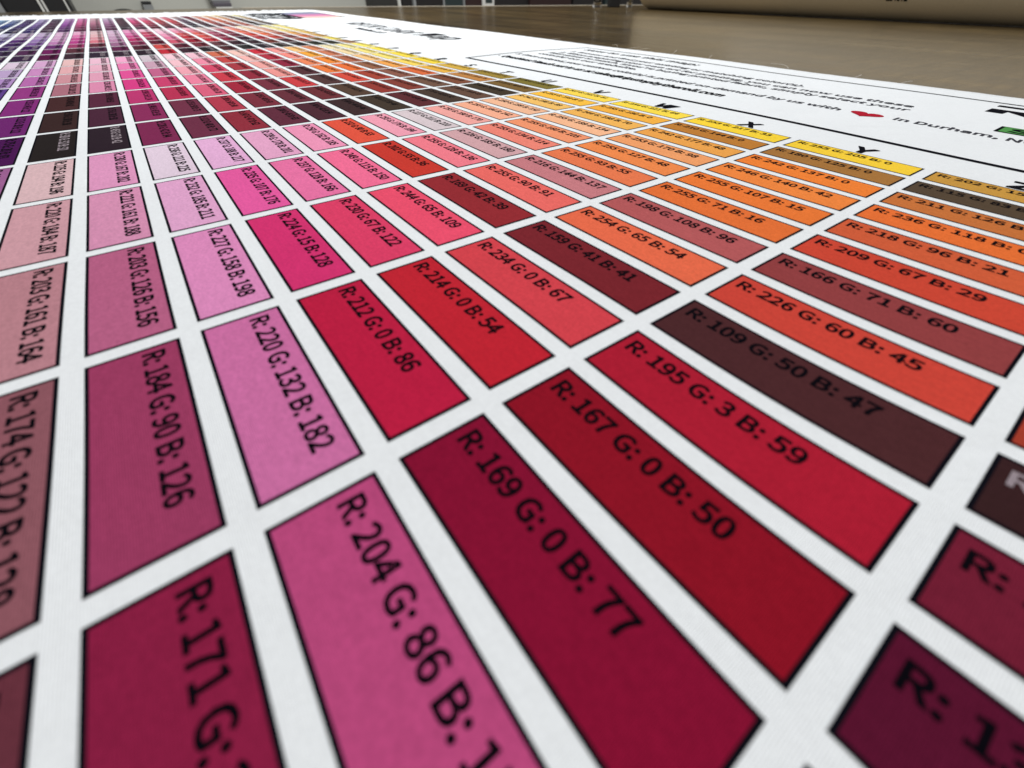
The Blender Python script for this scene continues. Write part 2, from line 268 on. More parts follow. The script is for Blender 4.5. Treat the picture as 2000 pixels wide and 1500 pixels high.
GLYPH = {}
for ch, (adv, v, f) in {
 '0': (500,[43,532,123,658,250,701,378,658,457,532,484,332,457,131,378,3,250,-41,122,3,43,131,17,332,333,481,296,557,250,576,205,557,168,481,152,332,168,182,205,105,250,85,296,105,333,182,348,332],[19,9,20,7,6,21,17,11,18,2,1,14,4,13,12,14,1,15,9,8,20,13,3,14,10,9,19,1,0,15,8,7,20,17,16,11,11,10,18,19,18,10,6,5,22,0,11,16,16,15,0,23,5,12,7,21,20,14,3,2,5,23,22,5,4,12,13,4,3,6,22,21]),
 '1': (500,[199,96,199,533,81,533,81,635,197,667,239,688,337,688,337,96,469,96,469,-28,51,-28,51,96],[4,3,1,5,4,1,9,8,7,6,5,1,10,9,0,7,6,1,1,0,7,3,2,1,11,10,0,0,9,7]),
 '2': (500,[189,233,284,366,313,475,303,529,273,563,220,576,179,568,141,546,84,489,-5,576,75,649,146,687,232,700,347,673,425,594,452,478,416,333,322,190,235,99,198,96,483,99,483,-28,12,-28,12,60],[13,4,3,12,5,4,15,3,2,13,12,4,5,11,6,16,15,2,6,10,7,10,9,7,1,0,17,22,21,19,16,2,1,15,14,3,14,13,3,21,20,19,19,18,0,11,10,6,18,17,0,9,8,7,12,11,5,17,16,1,23,22,19,0,23,19]),
 '3': (500,[65,173,127,118,173,94,231,85,288,97,323,129,337,179,322,232,271,268,132,287,132,399,257,418,301,453,314,501,304,541,278,566,231,577,189,570,150,551,91,502,10,598,89,658,156,689,235,700,346,678,426,612,456,508,438,424,390,361,338,332,338,362,397,335,456,269,478,176,445,59,357,-15,238,-40,138,-26,62,11,-12,76],[11,28,12,12,27,13,35,34,5,37,36,3,24,15,14,33,32,6,32,31,7,24,23,15,27,26,13,8,7,31,39,38,1,32,7,6,31,30,29,28,27,12,11,9,8,16,22,17,25,24,14,13,26,14,0,39,1,34,33,5,31,28,8,26,25,14,4,3,36,2,37,3,38,37,2,38,2,1,15,23,16,36,35,4,20,19,18,6,5,33,29,28,31,22,21,17,35,5,4,21,20,18,28,11,8,23,22,16,21,18,17,11,10,9]),
 '4': (500,[-10,154,-10,244,277,688,412,688,412,276,500,276,500,154,412,154,412,-28,278,-28,278,154,279,489,281,542,324,542,278,458,156,276,278,276,278,450],[13,17,4,11,1,15,2,12,13,14,17,11,6,4,16,3,2,13,15,14,11,1,11,12,1,0,15,6,5,4,2,1,12,16,4,17,0,6,16,16,15,0,8,7,10,4,3,13,10,6,0,13,14,17,7,6,10,8,10,9]),
 '5': (500,[62,170,123,117,169,94,226,85,284,101,324,143,340,213,325,280,289,320,230,334,198,331,169,320,121,291,48,337,73,688,448,688,448,562,197,562,186,445,174,439,211,449,255,453,367,428,450,348,481,214,446,77,355,-10,237,-40,137,-26,61,9,-14,71],[29,28,2,19,18,17,26,5,4,17,15,14,27,26,4,19,17,14,30,29,1,13,12,11,2,1,29,26,25,5,22,21,8,21,20,9,28,27,3,13,11,19,8,21,9,20,19,9,1,0,30,19,10,9,14,13,19,11,10,19,22,8,7,4,3,27,17,16,15,24,23,7,25,24,5,5,24,6,7,6,24,23,22,7,2,28,3]),
 '6': (500,[59,534,158,661,292,700,365,690,423,663,490,607,404,514,357,557,329,571,300,576,231,555,180,481,168,407,157,396,216,427,278,438,389,412,464,331,490,202,460,77,381,-9,271,-41,140,1,53,123,22,315,311,96,341,136,354,203,343,268,314,306,263,320,231,314,192,292,160,256,178,160,218,101,271,83],[13,24,33,24,23,33,30,14,31,2,1,10,9,2,10,20,19,25,11,10,0,19,18,26,7,6,5,8,3,9,21,20,36,20,25,36,21,36,35,16,15,29,26,18,27,22,21,35,33,23,34,29,15,30,4,3,8,17,16,29,27,18,28,1,0,10,19,26,25,14,13,31,18,17,28,0,24,13,3,2,9,13,12,11,5,4,7,22,35,34,15,14,30,23,22,34,13,32,31,29,28,17,0,13,11,8,7,4,13,33,32]),
 '7': (500,[16,562,16,688,485,688,485,603,367,410,312,224,289,-28,147,-28,175,230,236,424,316,562],[10,9,4,4,9,5,8,7,6,4,3,10,1,0,10,2,1,10,8,6,5,3,2,10,9,8,5]),
 '8': (500,[33,255,84,325,134,361,134,338,96,371,59,429,44,503,72,606,148,674,254,699,365,673,438,601,464,497,447,420,410,359,376,325,376,346,422,313,469,248,487,157,457,56,373,-15,252,-40,130,-15,44,57,12,163,326,538,298,568,253,580,213,570,187,544,177,504,193,453,239,416,290,392,311,416,330,453,336,491,332,217,278,258,210,288,179,262,153,220,143,172,157,124,195,91,253,78,307,90,339,118,351,160],[17,16,14,33,32,3,14,13,36,14,36,35,1,40,3,18,38,49,49,48,20,39,14,34,13,37,36,23,22,45,9,8,29,32,5,4,0,25,43,25,24,44,25,44,43,20,19,49,8,30,29,9,28,27,2,1,3,12,11,26,17,14,39,10,27,26,40,39,34,45,22,46,11,10,26,1,42,41,44,23,45,24,23,44,22,21,46,12,26,37,40,33,3,8,7,30,38,17,39,3,32,4,47,46,20,13,12,37,14,35,34,40,34,33,21,20,46,31,30,7,42,0,43,41,40,1,19,18,49,5,31,6,10,9,27,18,17,38,48,47,20,5,32,31,16,15,14,1,0,42,9,29,28,7,6,31]),
 '9': (500,[94,146,145,104,175,90,206,85,270,106,320,179,333,254,345,265,286,234,221,222,111,249,36,330,11,458,40,584,119,670,229,701,360,661,448,544,479,358,443,132,346,1,214,-40,139,-30,79,-3,12,53,189,565,158,525,146,457,157,392,186,354,236,340,270,347,309,371,343,408,324,503,284,560,230,578],[18,17,33,16,35,34,22,21,3,20,19,4,13,12,25,34,33,17,27,26,12,19,18,7,2,1,23,26,25,12,22,3,2,29,9,30,15,36,35,21,20,4,14,13,25,18,32,7,17,16,34,9,8,30,24,23,1,7,6,5,29,28,11,0,24,1,10,9,29,8,7,31,15,25,36,16,15,35,23,22,2,15,14,25,19,7,5,33,32,18,11,10,29,21,4,3,12,11,28,28,27,12,30,8,31,32,31,7,5,4,19]),
 ':': (250,[48,98,80,131,125,142,170,131,202,98,213,50,202,4,170,-29,125,-41,80,-29,48,4,37,50,48,461,80,494,125,506,170,494,202,461,213,414,202,367,170,334,125,322,80,334,48,367,37,414],[14,13,12,23,22,18,11,8,6,10,9,8,16,15,14,8,7,6,22,20,18,12,16,14,2,1,0,11,10,8,6,5,11,4,2,0,0,11,4,5,4,11,22,21,20,18,17,23,12,23,16,17,16,23,4,3,2,20,19,18]),
 '.': (250,[48,98,80,131,125,142,170,131,202,98,213,50,202,4,170,-29,125,-41,80,-29,48,4,37,50],[11,10,8,10,9,8,6,11,8,2,1,0,0,4,2,4,3,2,0,11,4,5,4,11,6,5,11,8,7,6]),
 ',': (250,[76,-71,100,-39,102,-32,126,-30,84,-21,51,10,38,56,52,102,86,132,131,142,184,126,217,80,227,17,209,-74,157,-147,54,-213,13,-111],[8,6,3,15,14,0,14,13,3,6,5,4,16,15,0,12,11,3,3,1,0,3,0,14,9,8,3,13,12,3,8,7,6,3,2,1,11,10,3,10,9,3,6,4,3]),
 '?': (427,[123,97,154,131,199,142,244,131,276,98,288,50,276,4,244,-29,199,-41,154,-29,123,4,112,50,262,556,241,579,201,589,167,584,136,568,85,522,-3,603,69,669,134,702,212,715,313,692,383,626,408,524,362,400,290,305,255,171,126,171,160,340,234,438,270,523],[14,20,15,18,17,16,13,21,14,6,5,11,4,3,2,2,1,0,11,10,8,30,29,26,22,13,12,2,11,4,25,24,31,5,4,11,24,23,12,27,26,29,19,16,15,0,11,2,10,9,8,21,20,14,6,11,8,8,7,6,20,19,15,19,18,16,31,24,12,22,21,13,26,25,30,28,27,29,23,22,12,25,31,30]),
 '(': (304,[71,452,118,608,203,773,303,727,228,568,191,427,179,280,191,133,228,-9,303,-168,202,-213,118,-48,71,107,55,280],[2,1,4,10,9,8,13,12,7,0,13,5,1,0,4,12,11,8,11,10,8,12,8,7,13,7,6,6,5,13,4,3,2,5,4,0]),
 ')': (304,[76,-9,113,133,126,280,113,427,76,568,0,727,102,773,186,608,233,452,250,280,233,107,186,-48,102,-213,0,-168],[7,6,4,6,5,4,2,1,9,9,8,3,8,4,3,0,13,12,11,10,0,8,7,4,9,3,2,12,11,0,10,9,1,1,0,10]),
 '-': (312,[300,312,300,193,13,193,13,312],[1,0,3,1,3,2]),
 "'": (250,[52,722,196,722,176,407,74,407],[3,2,1,3,1,0]),
 '@': (852,[84,454,247,619,471,679,660,633,785,505,829,317,794,157,708,56,602,21,539,31,491,65,477,98,505,98,474,68,426,40,370,28,294,49,240,109,221,200,248,320,324,420,441,462,486,454,521,432,538,412,505,412,516,453,626,453,574,163,584,142,606,135,653,153,695,213,714,313,685,445,603,533,464,566,307,522,188,398,140,207,176,54,271,-39,412,-73,465,-67,515,-53,587,-18,633,-118,546,-160,477,-178,402,-184,212,-140,73,-8,22,204,479,326,470,337,459,345,447,347,394,325,358,272,345,204,352,164,366,148,388,142,405,146,429,161,455,187],[48,47,43,4,35,34,54,25,55,7,31,30,1,37,36,8,7,30,14,13,63,12,11,10,0,52,39,2,36,35,29,28,10,10,9,29,39,52,40,20,57,56,15,62,61,50,41,40,54,24,25,19,59,58,22,21,25,3,2,35,28,27,24,49,48,42,7,6,31,61,60,16,47,46,44,5,34,33,26,23,27,1,0,38,46,45,44,23,22,25,50,49,41,24,54,53,59,18,60,41,49,42,13,10,65,47,44,43,53,65,28,20,19,57,18,17,60,26,25,23,15,14,62,5,4,34,14,63,62,25,21,56,21,20,56,0,39,38,19,18,59,64,13,65,2,1,36,13,12,10,57,19,58,6,5,32,51,50,40,53,28,24,23,24,27,37,1,38,4,3,35,9,8,30,9,30,29,17,16,60,63,13,64,52,51,40,6,32,31,16,15,61,42,48,43,28,65,10,55,25,56,5,33,32]),
 'A': (547,[340,688,583,-28,435,-28,372,174,172,174,108,-28,-35,-28,207,688,290,435,253,564,291,564,276,509,254,435,210,295,334,295],[7,13,12,7,12,9,12,8,9,6,5,4,13,6,4,9,10,7,7,6,13,3,14,13,8,14,1,1,11,8,11,1,10,10,0,7,11,12,8,3,1,14,1,0,10,4,3,13,2,1,3]),
 'B': (592,[288,688,414,671,508,610,542,501,529,426,489,366,445,340,445,370,503,347,559,284,580,193,543,69,442,-5,303,-28,63,-28,63,688,353,420,391,447,402,488,390,532,352,557,202,566,202,408,270,408,376,107,424,140,440,196,425,245,378,276,287,287,202,287,202,95,287,95],[12,11,25,23,22,30,13,24,32,5,4,7,4,18,17,22,21,15,28,9,6,23,7,16,10,28,27,26,25,11,13,32,31,14,13,31,9,8,6,16,7,17,20,2,1,1,0,20,12,25,24,7,29,28,7,23,30,3,19,18,8,5,6,0,15,21,15,14,30,21,20,0,2,20,19,22,15,30,13,12,24,7,8,5,17,7,4,7,30,29,11,10,26,6,7,28,10,27,26,4,3,18,3,2,19,14,31,30,10,9,28]),
 'C': (574,[65,526,179,655,343,700,427,687,495,654,565,594,484,497,427,546,390,564,348,570,253,542,190,463,166,332,189,199,251,119,345,90,393,97,436,119,499,176,581,80,501,8,427,-28,338,-40,176,4,64,133,24,330],[5,4,7,4,3,8,7,6,5,21,20,16,9,8,3,1,0,10,3,2,9,23,22,14,10,0,11,22,21,15,20,19,17,25,24,13,13,24,14,25,13,12,15,21,16,0,25,11,19,18,17,4,8,7,22,15,14,2,1,10,24,23,14,16,20,17,9,2,10,12,11,25]),
 'D': (619,[259,688,441,647,557,524,595,332,557,140,442,14,263,-28,63,-28,63,688,363,125,429,202,452,332,429,462,363,537,245,564,202,564,202,96,245,96],[16,6,17,5,10,9,2,13,12,6,5,9,4,11,10,0,8,15,1,0,14,9,17,6,14,0,15,14,2,1,15,8,16,5,4,10,8,7,16,3,2,12,7,6,16,2,14,13,11,4,3,12,11,3]),
 'E': (530,[499,688,499,562,202,562,202,411,452,411,452,284,202,284,202,99,509,99,509,-28,63,-28,63,688],[10,9,7,11,10,6,9,8,7,0,11,2,1,0,2,10,7,6,3,2,11,6,3,11,6,5,4,6,4,3]),
 'F': (497,[499,688,499,562,202,562,202,394,454,394,454,268,202,268,202,-28,63,-28,63,688],[0,9,2,3,2,9,6,5,4,6,4,3,1,0,2,6,3,9,8,7,6,9,8,6]),
 'G': (620,[66,526,184,655,353,700,445,687,514,653,584,594,503,497,447,544,408,563,359,570,257,542,191,462,166,332,190,200,255,119,361,90,398,93,433,105,449,115,449,245,309,245,309,370,582,370,582,51,516,1,440,-29,348,-40,181,4,65,133,24,330],[6,5,7,8,7,4,28,14,13,24,18,17,11,10,0,22,21,19,0,29,11,2,1,10,18,23,19,1,0,10,4,3,8,3,9,8,25,24,17,21,20,19,2,10,9,26,25,16,25,17,16,5,4,7,12,11,29,28,27,14,16,15,26,14,26,15,24,23,18,27,26,14,13,12,29,23,22,19,3,2,9,29,28,13]),
 'H': (655,[202,688,202,412,454,412,454,688,593,688,593,-28,454,-28,454,284,202,284,202,-28,63,-28,63,688],[2,7,4,7,5,4,1,8,7,2,1,7,7,6,5,4,3,2,10,9,8,1,11,8,1,0,11,11,10,8]),
 'I': (264,[202,688,202,-28,63,-28,63,688],[1,0,3,1,3,2]),
 'J': (482,[97,175,143,114,171,95,204,90,248,100,273,132,284,204,284,688,423,688,423,191,403,78,334,-9,215,-40,128,-27,59,14,-9,98],[14,2,1,15,14,1,12,11,4,9,8,6,4,3,12,9,6,5,14,13,2,8,7,6,11,5,4,13,12,3,2,13,3,0,15,1,11,10,5,10,9,5]),
 'K': (582,[202,688,202,357,162,357,439,688,606,688,373,407,627,-28,469,-28,283,295,202,199,202,-28,63,-28,63,688],[8,5,1,8,7,5,5,4,3,9,8,1,5,3,1,3,2,1,11,9,1,11,10,9,12,11,1,1,0,12,7,6,5]),
 'L': (489,[202,688,202,99,491,99,491,-28,63,-28,63,688],[1,5,4,3,2,1,4,3,1,1,0,5]),
 'M': (731,[211,688,385,197,348,197,521,688,668,688,668,-28,535,-28,535,366,543,532,590,532,412,39,317,39,139,532,185,532,194,-28,63,-28,63,688],[16,0,1,3,4,8,15,16,12,1,2,3,11,12,8,16,3,12,8,4,7,12,13,14,10,6,7,10,11,8,16,1,3,14,15,12,4,5,7,8,9,10,3,8,12]),
 'N': (651,[192,688,505,136,462,136,459,174,453,688,588,688,588,-28,458,-28,146,525,189,525,197,-28,63,-28,63,688],[0,12,9,7,6,1,9,8,3,1,6,5,12,11,9,3,0,9,5,4,3,8,7,3,3,1,0,5,3,1,2,3,7,11,10,9,7,1,2]),
 'O': (668,[62,527,172,655,334,701,497,655,606,527,644,332,606,137,497,6,334,-41,171,6,62,137,24,332,479,463,421,542,334,569,247,542,189,463,166,332,189,200,248,119,334,91,420,119,479,200,502,332],[0,11,16,23,22,5,6,5,22,1,0,15,5,4,12,0,16,15,11,10,17,7,6,21,2,14,13,13,12,4,3,2,13,12,23,5,21,6,22,20,8,21,19,9,8,2,1,15,2,15,14,9,19,10,4,3,13,18,17,10,8,7,21,20,19,8,11,17,16,19,18,10]),
 'P': (570,[281,688,419,669,519,598,555,466,520,335,422,258,285,235,202,235,202,-28,63,-28,63,688,356,371,400,405,414,466,399,525,355,554,202,564,202,358,270,358],[12,11,4,9,7,17,15,14,1,0,10,16,7,6,18,14,3,2,9,8,7,4,3,12,6,5,11,13,12,3,18,6,11,1,0,15,15,0,16,3,14,13,2,1,14,10,9,17,5,4,11,18,17,7,17,16,10]),
 'Q': (668,[479,463,421,542,334,569,247,542,189,463,166,332,189,197,248,115,334,87,420,115,479,197,502,332,149,23,56,151,24,333,62,527,172,655,334,701,497,655,606,527,644,333,613,154,524,26,427,-18,440,-35,487,-59,546,-68,569,-67,634,-52,664,-169,612,-186,534,-194,416,-171,325,-110,275,-31],[8,34,23,20,19,0,6,5,13,15,3,16,12,6,13,18,17,1,21,20,11,31,26,25,17,2,1,3,2,17,15,14,4,9,8,23,30,27,31,5,4,14,3,15,4,32,31,25,16,3,17,28,27,30,29,28,30,7,12,34,27,26,31,23,22,9,25,24,32,21,11,10,33,32,24,34,33,23,7,34,8,14,13,5,11,20,0,33,24,23,19,18,1,22,21,10,19,1,0,22,10,9,12,7,6]),
 'R': (572,[360,387,402,420,416,475,402,527,362,554,283,564,202,564,202,375,282,375,202,252,202,-28,63,-28,63,688,299,688,427,669,522,601,556,476,535,373,475,301,419,276,595,-28,437,-28,276,252],[8,22,0,6,5,13,22,8,7,21,20,19,7,11,9,16,15,3,1,17,2,9,22,7,5,15,14,19,18,0,22,21,19,17,16,2,3,2,16,18,1,0,15,5,4,13,5,14,15,4,3,22,19,0,7,6,11,11,10,9,18,17,1,6,13,12,12,11,6]),
 'S': (537,[89,182,160,124,216,99,274,90,338,101,372,129,384,169,374,208,343,235,129,339,70,402,45,498,77,604,162,675,281,700,364,689,437,657,515,595,437,499,375,546,332,564,283,570,228,561,198,537,188,504,200,467,232,440,449,335,505,271,527,175,495,65,406,-12,275,-40,177,-27,93,10,3,82],[0,35,1,26,25,9,12,11,24,10,25,24,2,1,34,31,30,5,4,31,5,4,3,32,28,27,7,34,33,2,19,16,20,23,12,24,23,22,13,2,32,3,33,32,2,10,9,25,32,31,4,11,10,24,14,22,21,29,7,6,15,14,21,21,20,15,16,15,20,29,28,7,35,34,1,30,29,6,19,18,17,17,16,19,14,13,22,13,12,23,9,8,26,6,5,30,7,27,8,27,26,8]),
 'T': (539,[0,562,0,688,539,688,539,562,340,562,340,-28,200,-28,200,562],[3,2,1,5,4,7,7,3,0,3,1,0,4,3,7,5,7,6]),
 'U': (649,[60,688,199,688,199,272,218,158,262,105,325,90,389,105,434,158,454,272,454,688,590,688,590,269,556,91,461,-11,325,-40,189,-11,94,91,60,269],[13,12,6,7,11,8,17,16,3,10,9,8,16,15,4,2,1,0,12,7,6,15,14,4,5,4,14,2,17,3,14,6,5,0,17,2,16,4,3,14,13,6,12,11,7,11,10,8]),
 'V': (518,[109,688,280,113,242,113,412,688,556,688,328,-28,191,-28,-37,688],[6,5,1,4,3,1,5,4,1,7,6,1,3,2,1,1,0,7]),
 'W': (791,[132,688,232,163,241,114,199,114,209,164,225,236,337,688,458,688,597,114,556,114,664,688,801,688,653,-28,508,-28,374,520,416,520,284,-28,140,-28,-11,688],[16,15,11,5,1,11,1,2,11,7,5,11,15,14,13,13,12,15,18,17,4,3,4,17,4,1,0,2,3,16,11,9,7,7,6,5,4,1,5,11,10,9,11,2,16,12,11,15,4,0,18,3,17,16,9,8,7]),
 'X': (516,[-20,688,137,688,279,422,248,422,272,474,384,688,536,688,340,337,550,-28,393,-28,269,199,238,257,269,257,240,199,120,-28,-33,-28,176,341],[4,7,16,13,10,11,6,4,7,7,11,16,9,8,10,11,15,16,4,16,1,16,0,1,1,2,4,8,7,10,7,12,10,7,11,12,6,5,4,15,14,13,11,15,13,12,13,10,2,3,4]),
 'Y': (478,[-46,688,105,688,256,357,224,357,375,688,524,688,308,249,308,-28,169,-28,169,249],[2,0,9,8,7,6,4,3,2,9,8,6,5,4,2,2,1,0,6,2,9,6,5,2]),
 'Z': (543,[342,562,49,562,49,688,524,688,524,602,199,99,529,99,529,-28,17,-28,17,59],[0,9,5,7,6,5,3,2,0,5,4,0,8,7,5,4,3,0,9,8,5,2,1,0]),
 'a': (507,[62,235,172,302,322,332,318,359,296,391,250,405,205,398,160,381,95,342,36,448,114,492,184,519,267,530,379,501,444,418,463,303,463,-28,343,-28,335,31,366,31,322,-1,262,-29,195,-40,109,-21,47,37,24,128,325,221,233,202,176,169,162,131,169,103,187,89,219,83,255,89,292,107,325,133],[2,1,27,30,29,25,2,14,3,20,17,18,13,12,4,26,16,15,19,20,17,1,0,28,23,31,30,12,11,5,6,10,7,25,24,30,5,11,6,15,14,2,16,26,35,9,8,7,20,32,21,1,28,27,14,13,4,21,32,22,10,9,7,26,15,2,19,32,18,23,22,31,24,23,30,4,3,14,18,32,20,0,25,29,12,5,4,0,29,28,11,10,6,2,27,26,33,32,19,16,35,19,34,33,19,19,17,16,35,34,19,32,31,22]),
 'b': (556,[180,22,173,-28,55,-28,55,745,194,745,192,490,195,492,253,519,318,530,439,495,515,395,539,252,506,96,419,-5,300,-40,243,-31,190,-7,150,22,385,336,353,386,294,403,263,398,226,379,194,352,194,123,221,103,256,90,282,86,340,105,380,159,397,252],[0,1,16,2,1,17,27,17,0,5,3,23,24,23,2,18,30,11,10,19,18,1,16,17,6,5,21,7,21,20,24,2,17,17,26,25,7,6,21,13,12,28,16,15,0,14,28,27,30,29,11,3,2,23,27,0,15,10,9,19,25,24,17,8,20,19,5,22,21,12,11,29,9,8,19,8,7,20,17,27,26,5,4,3,28,12,29,11,10,18,14,13,28,15,14,27,5,23,22]),
 'c': (459,[54,397,150,496,280,530,347,521,401,497,463,449,388,351,339,388,313,400,287,404,222,384,178,330,160,244,177,158,220,105,285,85,318,90,350,105,405,146,472,42,400,-8,340,-32,274,-40,144,-6,52,92,18,244],[11,10,0,5,4,7,4,3,8,22,21,15,24,23,14,9,2,10,15,21,16,19,18,17,8,7,4,7,6,5,1,0,10,0,25,11,25,24,13,11,25,12,21,20,16,25,13,12,20,19,17,22,15,14,3,2,9,8,3,9,2,1,10,23,22,14,16,20,17,14,13,24]),
 'd': (558,[52,394,139,494,257,530,319,522,369,500,366,502,365,745,503,745,503,-28,383,-28,376,30,408,30,371,-1,314,-29,248,-40,126,-6,47,93,19,245,365,367,339,386,306,400,276,404,219,385,178,331,161,244,175,155,212,104,269,86,302,92,336,110,365,137],[13,14,27,7,6,5,4,7,5,15,16,26,28,29,10,3,2,20,8,9,10,18,30,8,1,21,22,20,19,4,17,24,25,17,0,23,0,1,22,10,11,12,8,7,18,8,10,29,13,28,10,2,1,20,7,4,18,25,26,16,14,15,26,4,19,18,1,20,21,13,27,28,22,23,0,14,26,27,30,29,8,12,13,10,4,3,20,16,17,25,24,17,23]),
 'e': (499,[53,395,144,495,265,531,388,498,464,406,489,274,482,197,164,197,177,148,223,100,292,82,329,86,364,98,424,131,479,27,407,-13,348,-33,279,-40,148,-6,53,92,18,244,348,355,317,394,268,407,217,393,177,352,165,312,356,312],[15,14,12,27,4,21,3,2,22,4,3,22,20,19,7,2,1,24,18,9,8,21,4,22,1,25,24,17,10,9,16,15,11,26,25,0,6,5,27,24,23,2,19,18,8,17,16,10,1,0,25,6,27,7,22,2,23,26,20,7,27,26,7,0,20,26,18,17,9,7,19,8,11,15,12,10,16,11,5,4,27,14,13,12]),
 'f': (293,[68,515,68,570,85,665,143,734,236,757,272,754,303,748,355,731,321,611,275,630,261,633,250,634,226,627,213,609,206,564,206,517,310,517,310,394,206,394,206,-28,68,-28,68,394,2,394,2,511],[22,15,0,9,8,7,11,4,12,5,11,10,0,15,14,10,9,6,19,21,20,1,14,13,6,5,10,2,13,12,7,6,9,1,0,14,17,16,15,5,4,11,19,18,21,2,1,13,4,3,12,21,17,22,23,22,0,18,17,21,22,17,15,3,2,12]),
 'g': (508,[28,-42,58,3,90,30,90,8,74,21,53,57,45,102,56,149,81,188,100,204,100,184,74,211,46,263,35,328,65,435,142,506,244,530,277,528,304,523,321,517,514,517,514,398,443,398,431,413,448,372,454,323,427,219,351,150,249,127,218,129,189,136,181,139,181,139,174,127,172,115,175,103,188,94,231,88,327,88,429,75,500,28,525,-57,488,-158,390,-228,248,-253,133,-237,49,-184,17,-97,312,375,285,402,247,412,209,402,183,375,172,327,183,279,210,250,247,240,284,250,311,279,322,327,379,-51,361,-40,314,-35,209,-34,176,-30,161,-44,150,-64,147,-80,158,-109,193,-131,259,-140,331,-127,372,-99,385,-68],[28,27,57,73,72,42,10,32,31,15,14,50,52,51,14,30,56,55,47,46,68,8,7,10,10,7,34,12,54,53,65,64,1,43,72,71,16,15,50,34,33,10,5,4,2,22,21,23,7,6,34,42,41,73,6,5,2,58,25,59,23,20,19,0,47,67,44,70,69,13,12,53,19,18,49,27,26,58,28,57,56,31,30,55,24,23,48,4,3,2,2,36,35,58,57,27,66,65,1,17,16,50,2,35,34,23,19,48,43,42,72,14,13,53,44,71,70,2,37,36,6,2,34,55,10,31,32,10,33,10,9,8,2,62,37,11,10,55,46,45,68,0,67,66,21,20,23,18,50,49,18,17,50,40,39,61,59,24,48,53,52,14,12,11,55,39,38,61,62,61,38,38,37,62,45,69,68,25,24,59,41,40,61,2,1,62,29,28,56,26,25,58,30,29,56,41,61,60,44,43,71,64,63,1,41,60,73,12,55,54,19,49,48,47,68,67,51,50,14,1,0,66,63,62,1,45,44,69]),
 'h': (547,[194,745,192,483,193,484,253,517,325,530,425,504,484,426,502,312,502,-28,364,-28,364,297,355,363,335,391,298,401,263,394,227,374,194,342,194,-28,55,-28,55,745],[1,19,16,13,12,4,8,7,10,4,3,13,10,9,8,6,5,12,7,11,10,18,17,16,6,12,11,13,3,14,5,4,12,19,18,16,1,0,19,1,16,15,1,15,14,2,1,14,3,2,14,7,6,11]),
 'i': (248,[52,687,82,716,124,727,167,717,197,687,208,645,197,601,167,571,124,561,82,571,52,602,41,645,194,517,194,-28,55,-28,55,517],[5,2,8,11,10,8,13,15,14,10,9,8,5,4,3,11,8,2,2,1,11,8,7,5,13,12,15,1,0,11,3,2,5,7,6,5]),
 'j': (248,[51,687,82,717,124,727,166,717,197,687,208,645,197,601,167,571,124,561,81,571,51,601,40,645,-43,-108,10,-123,20,-124,42,-117,52,-99,56,517,194,517,194,-58,179,-154,126,-223,34,-246,1,-244,-27,-239,-73,-224],[23,22,14,25,24,13,19,18,17,21,20,15,1,0,11,20,19,16,22,15,14,20,16,15,9,8,11,2,1,11,2,11,8,12,25,13,16,19,17,10,9,11,8,7,5,7,6,5,22,21,15,23,14,13,5,4,3,2,8,5,2,5,3,24,23,13]),
 'k': (497,[192,745,192,259,154,259,361,517,526,517,338,290,539,-28,383,-28,252,188,192,118,192,-28,55,-28,55,745],[8,7,5,8,5,2,5,4,3,11,9,2,2,1,0,5,3,2,7,6,5,9,8,2,0,12,2,11,10,9,12,11,2]),
 'l': (256,[55,745,194,745,194,94,195,82,194,84,192,85,191,85,228,91,249,-25,192,-39,166,-40,103,-24,65,27,55,95],[2,1,13,10,9,4,11,10,4,4,3,2,13,12,4,9,8,4,12,11,4,1,0,13,7,5,4,7,6,5,8,7,4,13,4,2]),
 'm': (834,[175,517,183,446,149,446,189,483,246,517,312,530,388,516,442,477,455,453,482,479,542,516,610,530,709,504,768,426,785,312,785,-28,647,-28,647,297,639,363,619,392,584,401,556,395,522,374,489,343,489,-28,351,-28,351,297,342,363,322,392,287,401,260,395,226,374,194,343,194,-28,55,-28,55,517],[2,35,32,14,13,18,34,33,32,10,9,21,4,30,29,6,5,28,8,28,27,5,4,29,8,27,23,9,8,22,1,0,2,35,34,32,7,6,28,13,19,18,2,32,31,15,14,17,18,17,14,21,9,22,27,26,23,11,10,20,12,11,19,31,30,3,26,25,24,0,35,2,22,8,23,5,29,28,3,2,31,4,3,30,8,7,28,10,21,20,13,12,19,19,11,20,26,24,23,16,15,17]),
 'n': (549,[175,517,183,446,150,446,192,483,253,517,325,530,425,504,484,426,502,312,502,-28,364,-28,364,297,355,363,335,391,298,401,263,394,227,374,194,342,194,-28,55,-28,55,517],[14,4,15,3,1,15,11,10,9,6,5,13,5,4,14,9,8,11,1,20,17,1,0,20,11,8,12,13,5,14,7,6,13,3,2,1,20,19,17,15,1,16,13,12,7,4,3,15,19,18,17,8,7,12,17,16,1]),
 'o': (546,[53,397,146,496,273,531,400,496,492,397,528,244,492,92,400,-6,273,-41,146,-6,53,92,18,244,371,331,330,384,273,403,216,384,176,331,160,244,176,157,216,104,273,86,330,104,371,157,387,244],[5,23,22,9,20,19,5,4,12,0,11,16,9,8,20,11,10,18,7,21,20,5,12,23,4,3,13,8,7,20,1,0,15,19,18,10,7,6,21,6,5,22,3,2,14,14,1,15,11,18,17,16,11,17,10,9,19,12,4,13,14,13,3,6,22,21,0,16,15,2,1,14]),
